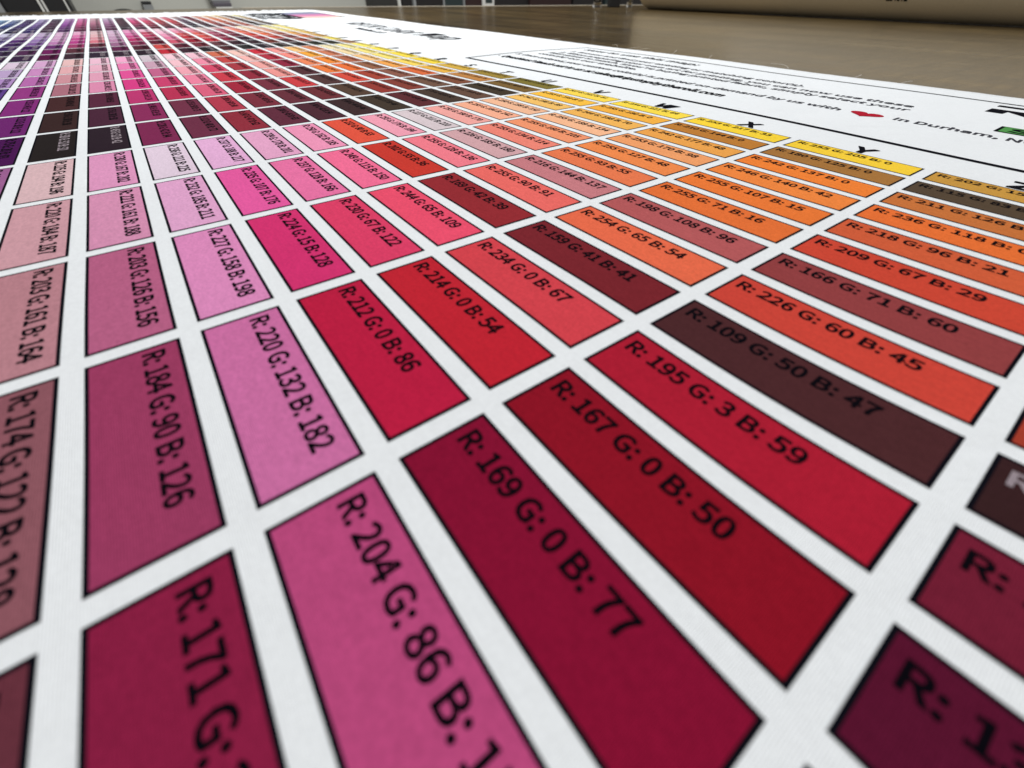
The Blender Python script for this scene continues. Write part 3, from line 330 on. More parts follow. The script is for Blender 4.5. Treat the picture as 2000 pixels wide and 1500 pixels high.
 'p': (558,[175,517,183,460,151,460,193,491,252,519,318,530,439,495,515,395,539,252,506,96,419,-5,300,-40,246,-32,194,-11,193,-10,194,-234,55,-234,55,517,385,336,353,386,294,403,263,398,226,379,194,352,194,123,222,103,256,90,282,86,340,105,380,159,397,252],[1,0,17,16,15,14,13,12,26,6,5,19,9,8,29,17,24,23,3,21,4,21,1,22,14,13,26,3,2,1,1,17,23,7,19,18,16,14,24,3,1,21,17,16,24,11,10,27,26,25,14,18,30,8,12,11,27,22,1,23,10,9,28,24,14,25,28,27,10,8,7,18,12,27,26,20,4,21,30,29,8,5,4,20,5,20,19,9,29,28,7,6,19]),
 'q': (558,[366,-4,369,-2,313,-30,248,-40,126,-6,47,93,19,245,52,394,139,494,257,530,319,522,371,499,409,471,378,471,386,517,503,517,503,-234,365,-234,365,367,339,386,306,400,276,404,219,385,178,331,161,244,175,155,212,104,269,86,302,92,336,110,365,137],[6,5,25,30,29,1,23,22,7,9,8,22,18,15,13,26,25,5,2,1,28,9,22,21,7,6,23,19,18,13,0,17,16,16,30,1,4,3,26,16,18,30,15,14,13,11,10,13,18,16,15,10,21,20,13,12,11,13,10,20,8,7,22,3,2,27,26,3,27,5,4,26,27,2,28,23,6,24,1,29,28,1,0,16,10,9,21,20,19,13,24,6,25]),
 'r': (349,[176,517,184,428,146,428,179,474,234,515,296,530,322,528,344,524,383,508,357,384,303,399,291,400,259,391,225,362,194,307,194,-28,55,-28,55,517],[5,4,11,7,6,10,4,3,12,6,5,10,3,2,1,10,5,11,0,17,3,17,16,14,16,15,14,14,13,3,1,0,3,3,17,14,9,8,10,12,3,13,8,7,10,4,12,11]),
 's': (421,[62,150,126,105,167,87,213,81,255,89,274,106,280,127,270,152,238,175,116,227,53,278,27,362,51,449,120,509,223,530,289,521,346,499,416,452,342,357,289,392,258,405,226,409,186,402,169,386,164,368,172,347,201,328,324,276,390,223,417,134,392,45,321,-18,212,-40,136,-30,68,-4,-11,49],[13,12,23,9,8,26,28,7,6,19,18,17,15,14,21,14,13,22,11,10,24,3,2,33,30,29,6,10,25,24,26,25,9,33,32,3,35,34,1,22,21,14,17,16,19,19,16,20,4,31,5,21,20,15,16,15,20,4,3,32,7,27,8,22,13,23,23,12,24,29,28,6,5,30,6,32,31,4,34,33,2,27,26,8,28,27,7,31,30,5,1,0,35,12,11,24,10,9,25,1,34,2]),
 't': (339,[69,394,-4,394,-4,511,75,515,85,655,207,655,207,517,340,517,340,394,207,394,207,150,213,109,226,91,257,83,269,84,330,106,361,-13,271,-37,234,-40,138,-16,84,54,69,149],[19,18,12,18,17,13,1,8,6,10,9,0,8,7,6,10,21,11,0,8,1,12,11,19,9,8,0,12,18,13,13,17,14,21,20,11,3,2,1,20,19,11,0,21,10,6,4,3,17,16,14,16,15,14,6,5,4,3,1,6]),
 'u': (547,[48,517,186,517,186,191,195,126,215,97,251,88,286,95,321,117,355,153,355,517,493,517,493,-28,370,-28,364,49,399,49,357,8,297,-27,225,-40,125,-15,65,63,48,177],[2,1,0,4,3,19,4,17,5,0,20,2,18,17,4,17,16,5,13,11,8,7,13,8,15,14,13,13,7,6,16,15,6,5,16,6,19,18,4,13,12,11,10,9,8,11,10,8,15,13,6,2,20,3,20,19,3]),
 'v': (469,[117,517,255,95,218,95,356,517,497,517,304,-28,169,-28,-28,517],[6,5,2,4,3,2,2,1,0,0,7,2,7,6,2,5,4,2]),
 'w': (722,[130,517,218,166,232,98,192,98,208,167,302,517,425,517,536,98,496,98,598,517,735,517,588,-28,445,-28,341,376,381,376,277,-28,139,-28,-13,517],[3,4,16,4,1,0,10,11,7,11,12,7,15,1,2,13,14,7,0,17,4,1,4,14,4,5,14,15,2,3,7,8,9,17,16,4,5,6,14,12,13,7,14,15,1,6,7,14,16,15,3,9,10,7]),
 'x': (448,[-25,517,131,517,220,368,245,328,216,328,320,517,472,517,307,247,487,-28,329,-28,205,174,231,174,207,130,116,-28,-37,-28,142,255],[4,7,10,2,3,4,15,2,4,4,5,7,7,9,10,12,14,15,14,13,12,10,12,15,15,4,10,1,0,15,7,8,9,1,15,2,5,6,7,10,11,12]),
 'y': (469,[30,-99,78,-114,85,-115,121,-104,148,-76,171,-28,178,-2,-30,517,117,517,265,107,228,107,357,517,497,517,256,-144,189,-213,94,-239,43,-233,0,-219],[11,10,9,15,3,2,1,0,17,4,3,13,12,11,9,17,16,1,16,15,1,13,5,4,1,15,2,13,12,9,14,13,3,13,6,5,15,14,3,9,7,6,13,9,6,9,8,7]),
 'z': (428,[236,394,31,394,31,517,421,517,421,436,188,95,430,95,430,-28,4,-28,4,53],[8,7,5,4,3,0,5,4,0,2,1,0,7,6,5,3,2,0,9,8,5,0,9,5]),
 '•': (900,[558,279,513,235,450,218,387,235,343,279,326,342,343,405,387,450,450,467,513,450,558,405,575,342],[6,5,8,8,5,2,0,11,2,10,9,8,5,4,2,11,10,8,11,8,2,8,7,6,4,3,2,2,1,0]),
 ' ': (202,[],[]),
}.items():
    GLYPH[ch] = (adv / 660.0, np.array(v, float).reshape(-1, 2) / 660.0, np.array(f, int).reshape(-1, 3))
def text_geo(s, x, y, cap, width=None, anchor='l', sx=1.0, flip=False):
    """flat text: cap height = cap, in chart units; returns verts (n,2), tris"""
    total = sum(GLYPH[c][0] for c in s) * cap * sx
    if width: sx *= width / total; total = width
    if anchor == 'c': x -= total / 2
    V = []; F = []; n = 0; p = 0.0
    for c in s:
        a, v, f = GLYPH[c]
        if len(v):
            V.append(np.stack([x + (p + v[:, 0]) * cap * sx, y + v[:, 1] * cap], 1)); F.append(f + n); n += len(v)
        p += a
    return np.concatenate(V), np.concatenate(F)

chart = empty("colour_chart", (0, 0, ZT), "white fabric colour chart printed with rows of bordered red, pink and orange swatches", "fabric chart")

# bare cloth
X0, X1, Y0, Y1 = -24.05, 8.6, -11.0, 4.15
xs = np.concatenate([np.arange(X0, -8, 0.25), np.arange(-8, X1 + 0.01, 0.1)]); ys = np.arange(Y0, Y1 + 0.01, 0.1)
gx, gy = np.meshgrid(xs, ys, indexing='ij')
nx, ny = gx.shape
# frayed cut edges
jl = rng.normal(0, 0.03, ny) + 0.10 * np.sin(ys * 1.7) + 0.06 * np.sin(ys * 4.1 + 1)
gx[0] += jl; 
jt = rng.normal(0, 0.007, nx); gy[:, -1] = Y1 + jt
V = to3(gx.ravel(), gy.ravel(), 0.0)
idx = np.arange(nx * ny).reshape(nx, ny)
F = np.stack([idx[:-1, :-1], idx[1:, :-1], idx[1:, 1:], idx[:-1, 1:]], -1).reshape(-1, 4)
# thickness: a rim folded down to the table top
ring = np.concatenate([idx[:, 0], idx[-1, 1:], idx[-2::-1, -1], idx[0, -2:0:-1]])
low = V[ring].copy(); low[:, 2] = np.minimum(low[:, 2] - 0.0003, -0.0014)
n0 = len(V); V = np.concatenate([V, low]); k = len(ring)
rim = [(ring[(i + 1) % k], ring[i], n0 + i, n0 + (i + 1) % k) for i in range(k)]
me = mesh_np("fabric_sheet", V, list(F) + rim, smooth=True)
link("fabric_sheet", me, M_CLOTH, chart)

# ---- swatch colours: columns A..Z, AA, BB = 0..27 (V = 21); rows from the top
LET = [chr(65 + i) for i in range(26)] + ["AA", "BB"]
# printed values of the nearest block
VAL = {}
def near_row(r, *cols):
    for i, c in enumerate(cols): VAL[(21 + i, r)] = c
near_row(0, (247,222,81),(254,221,64),(253,217,33),(255,205,0),(202,152,0),(172,132,0),(137,119,0))
near_row(1, (255,199,0),(255,180,0),(210,144,0),(180,125,0),(115,83,29),(90,69,34),(75,61,42))
near_row(2, (242,198,89),(244,188,70),(242,177,48),(242,137,0),(211,126,0),(167,109,17),(113,92,42))
near_row(3, (250,199,152),(255,189,134),(253,170,98),(246,140,42),(236,118,0),(190,83,28),(115,60,20))
near_row(4, (255,184,142),(255,160,105),(255,127,48),(255,107,15),(218,96,21),(166,85,35),(139,70,32))
near_row(5, (255,180,170),(255,134,114),(255,93,55),(255,71,16),(209,67,29),(150,56,33),(105,60,52))
near_row(6, (227,211,210),(226,185,180),(216,144,137),(198,108,96),(166,71,60),(130,59,52),(101,51,43))
near_row(7, (255,176,184),(255,128,136),(255,90,91),(254,65,54),(226,60,45),(190,58,52),(129,49,47))
near_row(8, (232,80,63),(202,55,36),(169,42,39),(159,41,41),(109,50,47),(88,45,44),(83,40,43))
near_row(9, (250,162,185),(249,115,150),(244,65,109),(234,0,67),(195,3,59),(155,36,64),(120,45,62))
near_row(10, (239,178,201),(237,128,166),(230,67,122),(214,0,54),(167,0,50),(137,30,63),(113,36,60))
near_row(11, (237,188,217),(235,107,176),(224,15,128),(212,0,86),(169,0,77),(145,0,72),(108,29,69))
near_row(12, (236,211,225),(232,185,211),(227,158,198),(220,132,182),(204,86,154),(170,40,110),(140,30,90))
near_row(13, (230,167,202),(221,161,188),(203,126,156),(184,90,126),(171,28,80),(149,40,83),(110,40,70))
near_row(14, (225,194,196),(220,184,187),(203,161,164),(174,122,128),(131,78,88),(110,55,66),(80,45,52))
near_row(15, (181,108,170),(158,70,146),(140,50,130),(125,40,115),(110,35,100),(90,30,80),(70,28,60))
FAR = {}  # colours as they appear from afar, with lighting and grazing haze put in
def far_rows(c0, rows):
    for r, cols in rows.items():
        for i, c in enumerate(cols): FAR[(c0 + i, r)] = c
far_rows(14, {
 0: ((250,232,110),(252,228,90),(250,220,80),(245,215,70),(215,175,75),(160,135,60),(130,118,55)),
 1: ((245,230,150),(245,225,130),(248,225,120),(250,215,100),(235,180,75),(195,135,75),(125,98,55)),
 2: ((240,225,180),(240,215,165),(245,195,130),(240,165,85),(220,110,65),(130,80,60),(68,58,45)),
 3: ((215,135,95),(205,125,95),(175,105,80),(150,100,75),(140,90,75),(115,85,70),(105,78,65)),
 4: ((245,190,120),(240,165,65),(240,140,60),(235,115,60),(165,70,55),(135,65,55),(75,60,52)),
 5: ((235,150,145),(240,140,130),(235,135,95),(235,125,65),(215,80,65),(150,60,53),(95,45,50)),
 6: ((200,50,65),(175,52,68),(142,40,65),(84,49,54),(84,57,57),(87,66,54),(68,57,48)),
 7: ((240,195,185),(240,180,175),(238,165,160),(235,150,145),(205,65,70),(110,48,55),(64,44,46)),
 8: ((205,110,85),(190,70,70),(165,58,68),(145,45,62),(120,50,66),(105,48,60),(80,42,54)),
 9: ((240,190,205),(235,140,165),(210,75,105),(200,60,75),(165,40,62),(125,48,63),(100,45,63)),
 10: ((240,200,210),(240,190,200),(240,165,180),(235,130,160),(220,98,128),(180,60,80),(147,47,62)),
 11: ((205,190,200),(200,160,180),(195,100,140),(200,65,110),(185,50,85),(115,50,73),(112,48,72)),
 12: ((238,165,200),(232,128,178),(225,84,152),(215,62,134),(190,56,114),(140,45,93),(128,42,84)),
 13: ((232,185,205),(230,175,195),(225,160,185),(220,140,175),(90,40,63),(75,38,58),(45,32,42)),
 14: ((228,185,185),(225,170,175),(205,145,155),(170,110,125),(70,40,42),(58,38,38),(38,32,32)),
 15: ((212,165,205),(200,138,190),(182,106,172),(148,56,130),(132,46,122),(112,38,112),(75,20,83)),
 16: ((215,195,215),(185,160,200),(175,140,195),(95,65,140),(85,45,125),(70,35,100),(55,28,75)),
 17: ((195,185,215),(165,150,195),(140,120,185),(85,65,150),(70,50,120),(60,40,95),(40,28,62)),
})
far_rows(7, {
 0: ((240,225,140),(240,222,130),(235,205,115),(225,185,100),(205,160,90),(240,220,105),(175,132,95)),
 1: ((240,228,160),(238,225,150),(235,215,140),(230,170,100),(205,110,65),(130,100,65),(62,60,50)),
 2: ((230,200,180),(225,175,155),(215,150,125),(170,100,85),(135,70,70),(150,80,66),(52,56,48)),
 3: ((240,222,190),(238,205,170),(230,155,120),(225,115,80),(190,75,65),(82,52,56),(52,45,46)),
 4: ((235,165,155),(230,130,110),(225,110,85),(210,80,70),(175,60,68),(120,62,55),(46,42,36)),
 5: ((205,175,175),(180,95,110),(150,60,80),(110,45,62),(68,40,56),(66,50,56),(40,36,42)),
 6: ((215,195,190),(200,160,165),(175,90,115),(150,60,85),(140,45,68),(62,40,49),(48,48,48)),
 7: ((238,175,190),(225,125,140),(220,100,95),(215,90,85),(190,50,63),(100,60,66),(80,42,46)),
 8: ((235,175,195),(225,140,165),(205,90,95),(185,55,65),(150,35,55),(115,48,60),(42,36,40)),
 9: ((238,205,215),(235,185,205),(228,150,180),(220,120,155),(200,85,108),(95,35,53),(62,38,50)),
 10: ((235,185,205),(185,75,100),(195,65,105),(140,45,74),(95,30,50),(205,75,73),(190,45,60)),
 11: ((225,150,190),(215,120,170),(195,75,135),(180,50,105),(135,45,83),(80,36,50),(45,32,44)),
 12: ((210,180,205),(205,170,195),(190,150,180),(180,130,165),(150,100,135),(95,35,74),(52,34,50)),
 13: ((215,180,185),(222,175,180),(215,150,160),(215,120,135),(100,45,61),(85,50,76),(50,38,54)),
 14: ((222,165,195),(215,120,170),(190,75,140),(180,65,135),(155,60,105),(90,48,59),(60,40,51)),
 15: ((210,170,200),(205,160,195),(200,150,190),(185,125,175),(105,45,108),(110,30,89),(85,20,65)),
 16: ((185,165,195),(170,140,185),(150,120,175),(125,90,150),(60,25,84),(80,42,79),(55,35,66)),
 17: ((180,160,185),(150,120,160),(85,45,110),(65,35,90),(58,28,84),(60,45,74),(50,30,60)),
 18: ((195,190,215),(140,125,165),(110,95,150),(80,65,125),(60,50,105),(50,42,85),(40,34,66)),
})
ABC = {0: ((235,225,160),(165,135,105),(70,55,50)), 1: ((120,95,75),(85,65,55),(45,38,36)), 2: ((230,205,150),(200,140,110),(160,75,60)),
 3: ((225,190,150),(215,115,80),(120,55,55)), 4: ((215,170,155),(205,100,80),(100,40,50)), 5: ((120,40,60),(110,60,65),(55,40,50)),
 6: ((190,170,165),(100,75,95),(45,40,48)), 7: ((215,140,155),(200,75,85),(95,35,50)), 8: ((200,150,155),(185,65,75),(75,35,50)),
 9: ((215,170,190),(205,70,105),(90,35,50)), 10: ((215,160,190),(200,65,115),(75,30,55)), 11: ((80,60,70),(85,50,65),(45,35,45)),
 12: ((190,175,195),(160,110,150),(90,40,75)), 13: ((190,160,165),(175,110,135),(90,45,65)), 14: ((195,120,165),(185,80,130),(100,35,70)),
 15: ((180,140,185),(140,70,150),(80,40,90)), 16: ((70,55,75),(78,42,70),(60,35,60)), 17: ((160,150,185),(120,95,150),(45,30,90)),
 18: ((60,40,80),(75,50,110),(30,25,60)), 19: ((130,140,165),(45,60,125),(25,28,60)), 20: ((120,150,185),(50,85,150),(25,35,75))}
for r, (a, b, c) in ABC.items():
    a, b, c = map(np.array, (a, b, c))
    for i in range(7):
        v = a + (b - a) * i / 3 if i <= 3 else b + (c - b) * (i - 3) / 3
        FAR[(i, r)] = tuple(int(round(t)) for t in v)
NR = 27
for c in range(28):
    for r in range(NR):
        if (c, r) in VAL or (c, r) in FAR: continue
        t = (c % 7) / 6.0; h = min(max((r - 15) / 12.0, 0), 1)
        light = np.array((200 - 60 * h, 180, 220)); dark = np.array((60 - 20 * h, 35 + 20 * h, 80))
        FAR[(c, r)] = tuple(int(v) for v in light + (dark - light) * t)
SEEN = {}
def seen_row(r, *cols):
    for i, c in enumerate(cols): SEEN[(21 + i, r)] = c
seen_row(0, (248,215,85),(250,218,78),(250,212,62),(248,208,62),(200,150,68))
seen_row(1, (245,190,70),(240,175,70),(190,125,55),(165,115,60),(85,70,55))
seen_row(2, (240,190,105),(240,180,90),(238,165,80),(240,130,55),(200,115,60))
seen_row(3, (240,185,150),(245,185,145),(240,160,105),(240,135,65),(235,115,55))
seen_row(4, (245,175,145),(240,150,110),(240,138,78),(236,122,56),(212,95,60))
seen_row(5, (240,167,160),(238,134,118),(233,122,80),(230,114,57),(206,72,54))
seen_row(6, (215,200,205),(210,165,170),(200,125,132),(180,90,92),(146,64,66))
seen_row(7, (240,160,180),(240,125,140),(236,108,102),(233,108,76),(206,70,58))
seen_row(8, (225,85,65),(200,58,48),(148,44,51),(122,38,46),(77,41,44),(56,33,35),(52,30,34))
seen_row(9, (238,150,185),(240,110,150),(235,80,110),(213,68,78),(174,30,52),(116,31,53),(92,26,46))
seen_row(10, (228,165,200),(232,115,165),(222,64,104),(194,37,52),(142,20,38),(89,20,47),(78,18,40))
seen_row(11, (228,175,215),(230,92,161),(213,52,113),(190,31,67),(134,18,51),(92,12,44),(76,14,42))
seen_row(12, (225,205,222),(225,165,205),(222,140,190),(205,112,165),(186,74,125),(140,34,86),(110,22,66))
seen_row(13, (220,150,190),(215,145,180),(183,97,134),(156,60,98),(138,31,67),(112,30,60),(84,28,50))
seen_row(14, (215,180,185),(205,155,165),(185,130,140),(142,88,98),(103,50,62),(84,38,48),(60,32,38))
def seen(rgb):
    """the printed dye's colour: reds pick up green and blue, deep tones come out darker than their screen value"""
    r, g, b = map(float, rgb); mxc = max(r, g, b)
    lum = 0.2126 * r + 0.7152 * g + 0.0722 * b
    g2 = g + max(0.14 * (r - g) * (1 - g / 200), 0); b2 = max(b, 0.30 * lum + 6)
    k = min(0.76 + 0.21 * (mxc - 110) / 145, 0.97)
    return (r * k, g2 * k, b2 * k)
ALB = 0.82 / lin((238, 238, 238))[0]
def ink(c, r):
    if (c, r) in SEEN: s = SEEN[(c, r)]
    elif (c, r) in VAL: s = seen(VAL[(c, r)])
    else: s = np.array(FAR[(c, r)]) * (0.93 if c < 7 else 0.945 if c < 14 else 0.965)  # far inks darkened by column block to offset the stronger light there
    return np.clip(lin(s) * ALB, 0.004, 0.9)
LIGHTTXT = {(26, 8), (27, 8), (27, 1)}
def cell_geo(c, r):
    x0 = c - 21.0; y0 = -r * CS; b = 0.0128
    ax = np.linspace(x0 + b, x0 + CW - b, 10); ay = np.linspace(y0 - b, y0 - CH + b, 4)
    X, Y = np.meshgrid(ax, ay, indexing='ij'); i = np.arange(40).reshape(10, 4)
    F = np.stack([i[:-1, :-1], i[:-1, 1:], i[1:, 1:], i[1:, :-1]], -1).reshape(-1, 4)
    # border ring
    per = [(t, 0) for t in range(9)] + [(9, t) for t in range(3)] + [(t, 3) for t in range(9, 0, -1)] + [(0, t) for t in range(3, 0, -1)]
    inn = np.array([(ax[a], ay[q]) for a, q in per])
    cx, cy = x0 + CW / 2, y0 - CH / 2
    out = inn.copy()
    for n_, (a, q) in enumerate(per):
        if a == 0: out[n_, 0] = x0
        if a == 9: out[n_, 0] = x0 + CW
        if q == 0: out[n_, 1] = y0
        if q == 3: out[n_, 1] = y0 - CH
    BV = np.concatenate([inn, out]); n = len(per)
    BF = np.array([(j, (j + 1) % n, n + (j + 1) % n, n + j) for j in range(n)])
    return np.stack([X.ravel(), Y.ravel()], 1), F, BV, BF
def cell_text(c, r):
    v = VAL.get((c, r), FAR.get((c, r)))
    return text_geo("R: %d G: %d B: %d" % tuple(v), c - 21.0 + 0.034, -r * CS - 0.1205, 0.0665)
def px(x, y, z=0.0):
    p = Vector((x * U, y * U, ZT + z * U)) - CAM_P
    q = CAM_R @ p
    if q.z < 0.003: return None
    return 1000 + FPX * q.x / q.z, 750 + FPX * q.y / q.z
def seen_area(c, r):
    x0 = c - 21.0; y0 = -r * CS; P = {}; tot = 0
    for i in range(7):
        for j in range(5): P[i, j] = px(x0 + CW * i / 6, y0 - CH * j / 4)
    for i in range(6):
        for j in range(4):
            q = [P[i, j], P[i + 1, j], P[i + 1, j + 1], P[i, j + 1]]
            if any(t is None for t in q): continue
            mx = sum(t[0] for t in q) / 4; my = sum(t[1] for t in q) / 4
            if 0 <= mx <= 2000 and 0 <= my <= 1500:
                tot += abs(sum(q[k][0] * q[(k + 1) % 4][1] - q[(k + 1) % 4][0] * q[k][1] for k in range(4))) / 2
    return tot
def hue_name(c, r):
    R, G, B = [v / 255 for v in (seen(VAL[(c, r)]) if (c, r) in VAL else FAR[(c, r)])]
    mx, mn = max(R, G, B), min(R, G, B); d = mx - mn
    if d < 0.06: return "pale grey" if mx > 0.6 else "near black"
    h = (60 * (((G - B) / d) % 6) if mx == R else 60 * ((B - R) / d + 2) if mx == G else 60 * ((R - G) / d + 4))
    s = d / mx
    if mx < 0.34: return "dark brown" if 5 < h < 60 else "dark plum"
    if 40 <= h < 75: return "yellow" if mx > 0.75 else "olive"
    if 22 <= h < 40: return ("light peach" if s < 0.5 else "orange") if mx > 0.75 else "brown"
    if 12 <= h < 22: return "salmon" if s < 0.62 else "orange red" if mx > 0.7 else "rust brown"
    if h < 12 or h >= 350: return "pale pink" if s < 0.35 else "coral" if s < 0.62 and mx > 0.8 else "red" if mx > 0.68 else "dark red"
    if 320 <= h < 350: return "pale pink" if s < 0.4 else "pink" if s < 0.65 and mx > 0.65 else "crimson" if mx > 0.6 else "dark wine"
    if 285 <= h < 320: return "pale lilac" if s < 0.3 else "magenta purple" if mx > 0.5 else "dark purple"
    return "violet blue"
area = {(c, r): seen_area(c, r) for c in range(28) for r in range(NR)}
order = sorted((k for k in area), key=lambda k: -area[k])
BIG = order[:100]
LF, LB, LT = 0.00008, 0.00008, 0.00014
dark_text = tuple(lin((9, 7, 14))); light_text = tuple(lin((150, 138, 145)))
def text_col(c, r):
    s = ink(c, r); l = 0.2126 * s[0] + 0.7152 * s[1] + 0.0722 * s[2]
    return light_text if (l < 0.0215 and c < 21) or (c, r) in LIGHTTXT else dark_text
LETTER = {}
for (c, r) in BIG:
    V, F, BV, BF = cell_geo(c, r)
    P = to3(V[:, 0], V[:, 1], LF)
    o = link("swatch", mesh_np("swatch", P, F, np.tile(ink(c, r), (len(P), 1)), True), M_INK, chart)
    v = VAL.get((c, r), FAR.get((c, r)))
    o['label'] = "%s swatch printed R: %d G: %d B: %d" % ((hue_name(c, r),) + tuple(v))
    link("outline", mesh_np("outline", to3(BV[:, 0], BV[:, 1], LB), BF), M_BLACK_INK, o)
    T, TF = cell_text(c, r)
    link("lettering", mesh_np("lettering", to3(T[:, 0], T[:, 1], LT), TF, np.tile(text_col(c, r), (len(T), 1))), M_INK, o)
acc = [[], [], [], [], [], [], []]; n = [0, 0, 0]
for (c, r) in order[100:]:
    V, F, BV, BF = cell_geo(c, r); T, TF = cell_text(c, r)
    acc[0].append(V); acc[1].append(F + n[0]); acc[2].append(np.tile(ink(c, r), (len(V), 1))); n[0] += len(V)
    acc[3].append(BV); acc[4].append(BF + n[1]); n[1] += len(BV)
    acc[5].append(T); acc[6].append((TF + n[2], np.tile(text_col(c, r), (len(T), 1)))); n[2] += len(T)
V = np.concatenate(acc[0]); o = link("swatch_field", mesh_np("swatch_field", to3(V[:, 0], V[:, 1], LF), np.concatenate(acc[1]), np.concatenate(acc[2]), True), M_INK, chart)
tag(o, kind='stuff')
V = np.concatenate(acc[3]); link("outline", mesh_np("outline", to3(V[:, 0], V[:, 1], LB), np.concatenate(acc[4])), M_BLACK_INK, o)
V = np.concatenate(acc[5]); link("lettering", mesh_np("lettering", to3(V[:, 0], V[:, 1], LT), np.concatenate([a for a, _ in acc[6]]), np.concatenate([b for _, b in acc[6]])), M_INK, o)

# ---- headings, title, notes
def print_text(name, s, x, y, cap, parent, width=None, anchor='l', mat=None, heavy=0.0):
    T, F = text_geo(s, x, y, cap, width, anchor)
    P = to3(T[:, 0], T[:, 1], LT)
    if heavy:                                   # heavier weight: the same strokes printed a little apart
        PP = [P]; FF = [F]; n_ = len(P)
        for k_, (dx, dy) in enumerate(((1, 0), (-1, 0), (0, 1), (0, -1))):
            PP.append(to3(T[:, 0] + dx * heavy, T[:, 1] + dy * heavy, LT + 0.000012 * (k_ + 1))); FF.append(F + n_ * (k_ + 1))
        P = np.concatenate(PP); F = np.concatenate(FF)
    return link(name, mesh_np(name, P, F), mat or M_BLACK_INK, parent)
for i, l in enumerate(LET):
    print_text("column_letter", l, i - 21 + CW / 2, 0.03, 0.19, chart, anchor='c', heavy=0.012 if i < 18 else 0.003)['label'] = "black column letter " + l
print_text("title", "RBTR Color Map", -13.5, 1.90, 0.66, chart, width=7.1)
print_text("subtitle", "Version 1.0", -11.2, 1.42, 0.22, chart, width=2.0, heavy=0.012)

def sub_poly(pts, step=0.12):
    """polyline resampled so that it follows the ripples"""
    out = []
    for (a, b), (c, d) in zip(pts, pts[1:]):
        k = max(1, int(math.hypot(c - a, d - b) / step))
        for i in range(k): out.append((a + (c - a) * i / k, b + (d - b) * i / k))
    out.append(pts[-1]); return np.array(out)
def stripe_geo(pts, w):
    P = sub_poly(pts); d = np.gradient(P, axis=0); d /= np.linalg.norm(d, axis=1)[:, None] + 1e-9
    nrm = np.stack([-d[:, 1], d[:, 0]], 1) * w / 2
    V = np.concatenate([P + nrm, P - nrm]); n = len(P)
    return V, np.array([(i, n + i, n + i + 1, i + 1) for i in range(n - 1)])
def merge(parts):
    V = []; F = []; n = 0
    for v, f in parts:
        V.append(v); F += [tuple(int(i) + n for i in q) for q in f]; n += len(v)
    return np.concatenate(V), F
BX0, BX1, BY0, BY1 = -3.36, 6.6, 0.585, 3.585
w = 0.045
V, F = merge([stripe_geo([(BX0 - w/2, BY0 - 0.013), (BX1 + w/2, BY0 - 0.013)], w + 0.026), stripe_geo([(BX1, BY0 + w/2), (BX1, BY1 - w/2)], w),
              stripe_geo([(BX1 + w/2, BY1), (BX0 - w/2, BY1)], w), stripe_geo([(BX0, BY1 - w/2), (BX0, BY0 + w/2)], w)])
note = link("note_box", mesh_np("note_box", to3(V[:, 0], V[:, 1], LT), F), M_BLACK_INK, chart)
c = 0.14
print_text("note_heading", "How to use this map:", -3.05, 3.15, 0.19, note, width=2.75)
for s, x, y, wd in (("1. Browse and find your existing or matching color(s).", -2.95, 2.71, 4.65),
                    ("2. When preparing your own art for printing, you can now use these", -2.95, 2.42, 6.0),
                    ("RGB values to match. If you're buying printed fabric, simply select your", -3.0, 2.17, 6.08),
                    ("color(s) on our website.", -3.0, 1.92, 2.46),
                    ("3. Once ordered, your custom color(s) is printed on-demand by us with", -3.22, 1.55, 5.87),
                    ("in Durham, NC", 3.14, 1.585, 1.12)):
    print_text("note_line", s, x, y, c * 0.95, note, width=wd, mat=M_GREY_INK)
print_text("note_line", "•", -3.30, 1.12, 0.13, note)
print_text("note_line", "Questions? Reach out to us at sales@ripstopbytheroll.com", -3.10, 1.14, 0.165, note, width=4.58, heavy=0.003)
# heart
t = np.linspace(0, 2 * math.pi, 48, endpoint=False)
hx = 16 * np.sin(t)**3; hy = 13 * np.cos(t) - 5 * np.cos(2*t) - 2 * np.cos(3*t) - np.cos(4*t)
hv = np.stack([2.895 + hx / 32 * 0.31, 1.60 + hy / 32 * 0.30], 1)
hc = np.array([[2.895, 1.60]]); hv = np.concatenate([hc, hv])
o = link("heart", mesh_np("heart", to3(hv[:, 0], hv[:, 1], LT), [(0, 1 + i, 1 + (i + 1) % 48) for i in range(48)], np.tile(lin((175, 28, 48)) * ALB, (49, 1))), M_INK, note)
o['label'] = "small red heart printed between the words"
# bold mark of two black bars, green badge under it
def poly(name, pts, parent, lift, mat, col=None):
    P = np.array(pts, float); me = mesh_np(name, to3(P[:, 0], P[:, 1], lift), [tuple(range(len(P)))], None if col is None else np.tile(np.array(col), (len(P), 1)))
    return link(name, me, mat, parent)
mark = poly("brand_mark", [(3.585, 3.312), (3.587, 3.416), (4.0, 3.416), (4.35, 3.416), (4.9, 3.416), (4.9, 3.312), (4.35, 3.312), (4.0, 3.312)], chart, LT, M_BLACK_INK)
poly("lower_bar", [(3.579, 2.882), (3.585, 3.135), (3.74, 3.137), (4.3, 3.14), (4.9, 3.14), (4.9, 2.60), (4.3, 2.60), (3.908, 2.886), (3.741, 3.043), (3.73, 2.886)], mark, LT, M_BLACK_INK)
badge = poly("green_badge", [(3.885, 1.905), (3.885, 2.205), (5.2, 2.205), (5.2, 1.905)], chart, LT, M_BLACK_INK)
poly("badge_field", [(3.915, 1.925), (3.915, 2.185), (5.18, 2.185), (5.18, 1.925)], badge, LT + 0.00005, M_INK, lin((84, 150, 80)) * ALB)
print_text("badge_letter", "S", 3.97, 1.965, 0.17, badge, width=0.17, heavy=0.006)
for q in badge.children:
    if q.name.startswith("badge_letter"): q.location.z = 0.0001
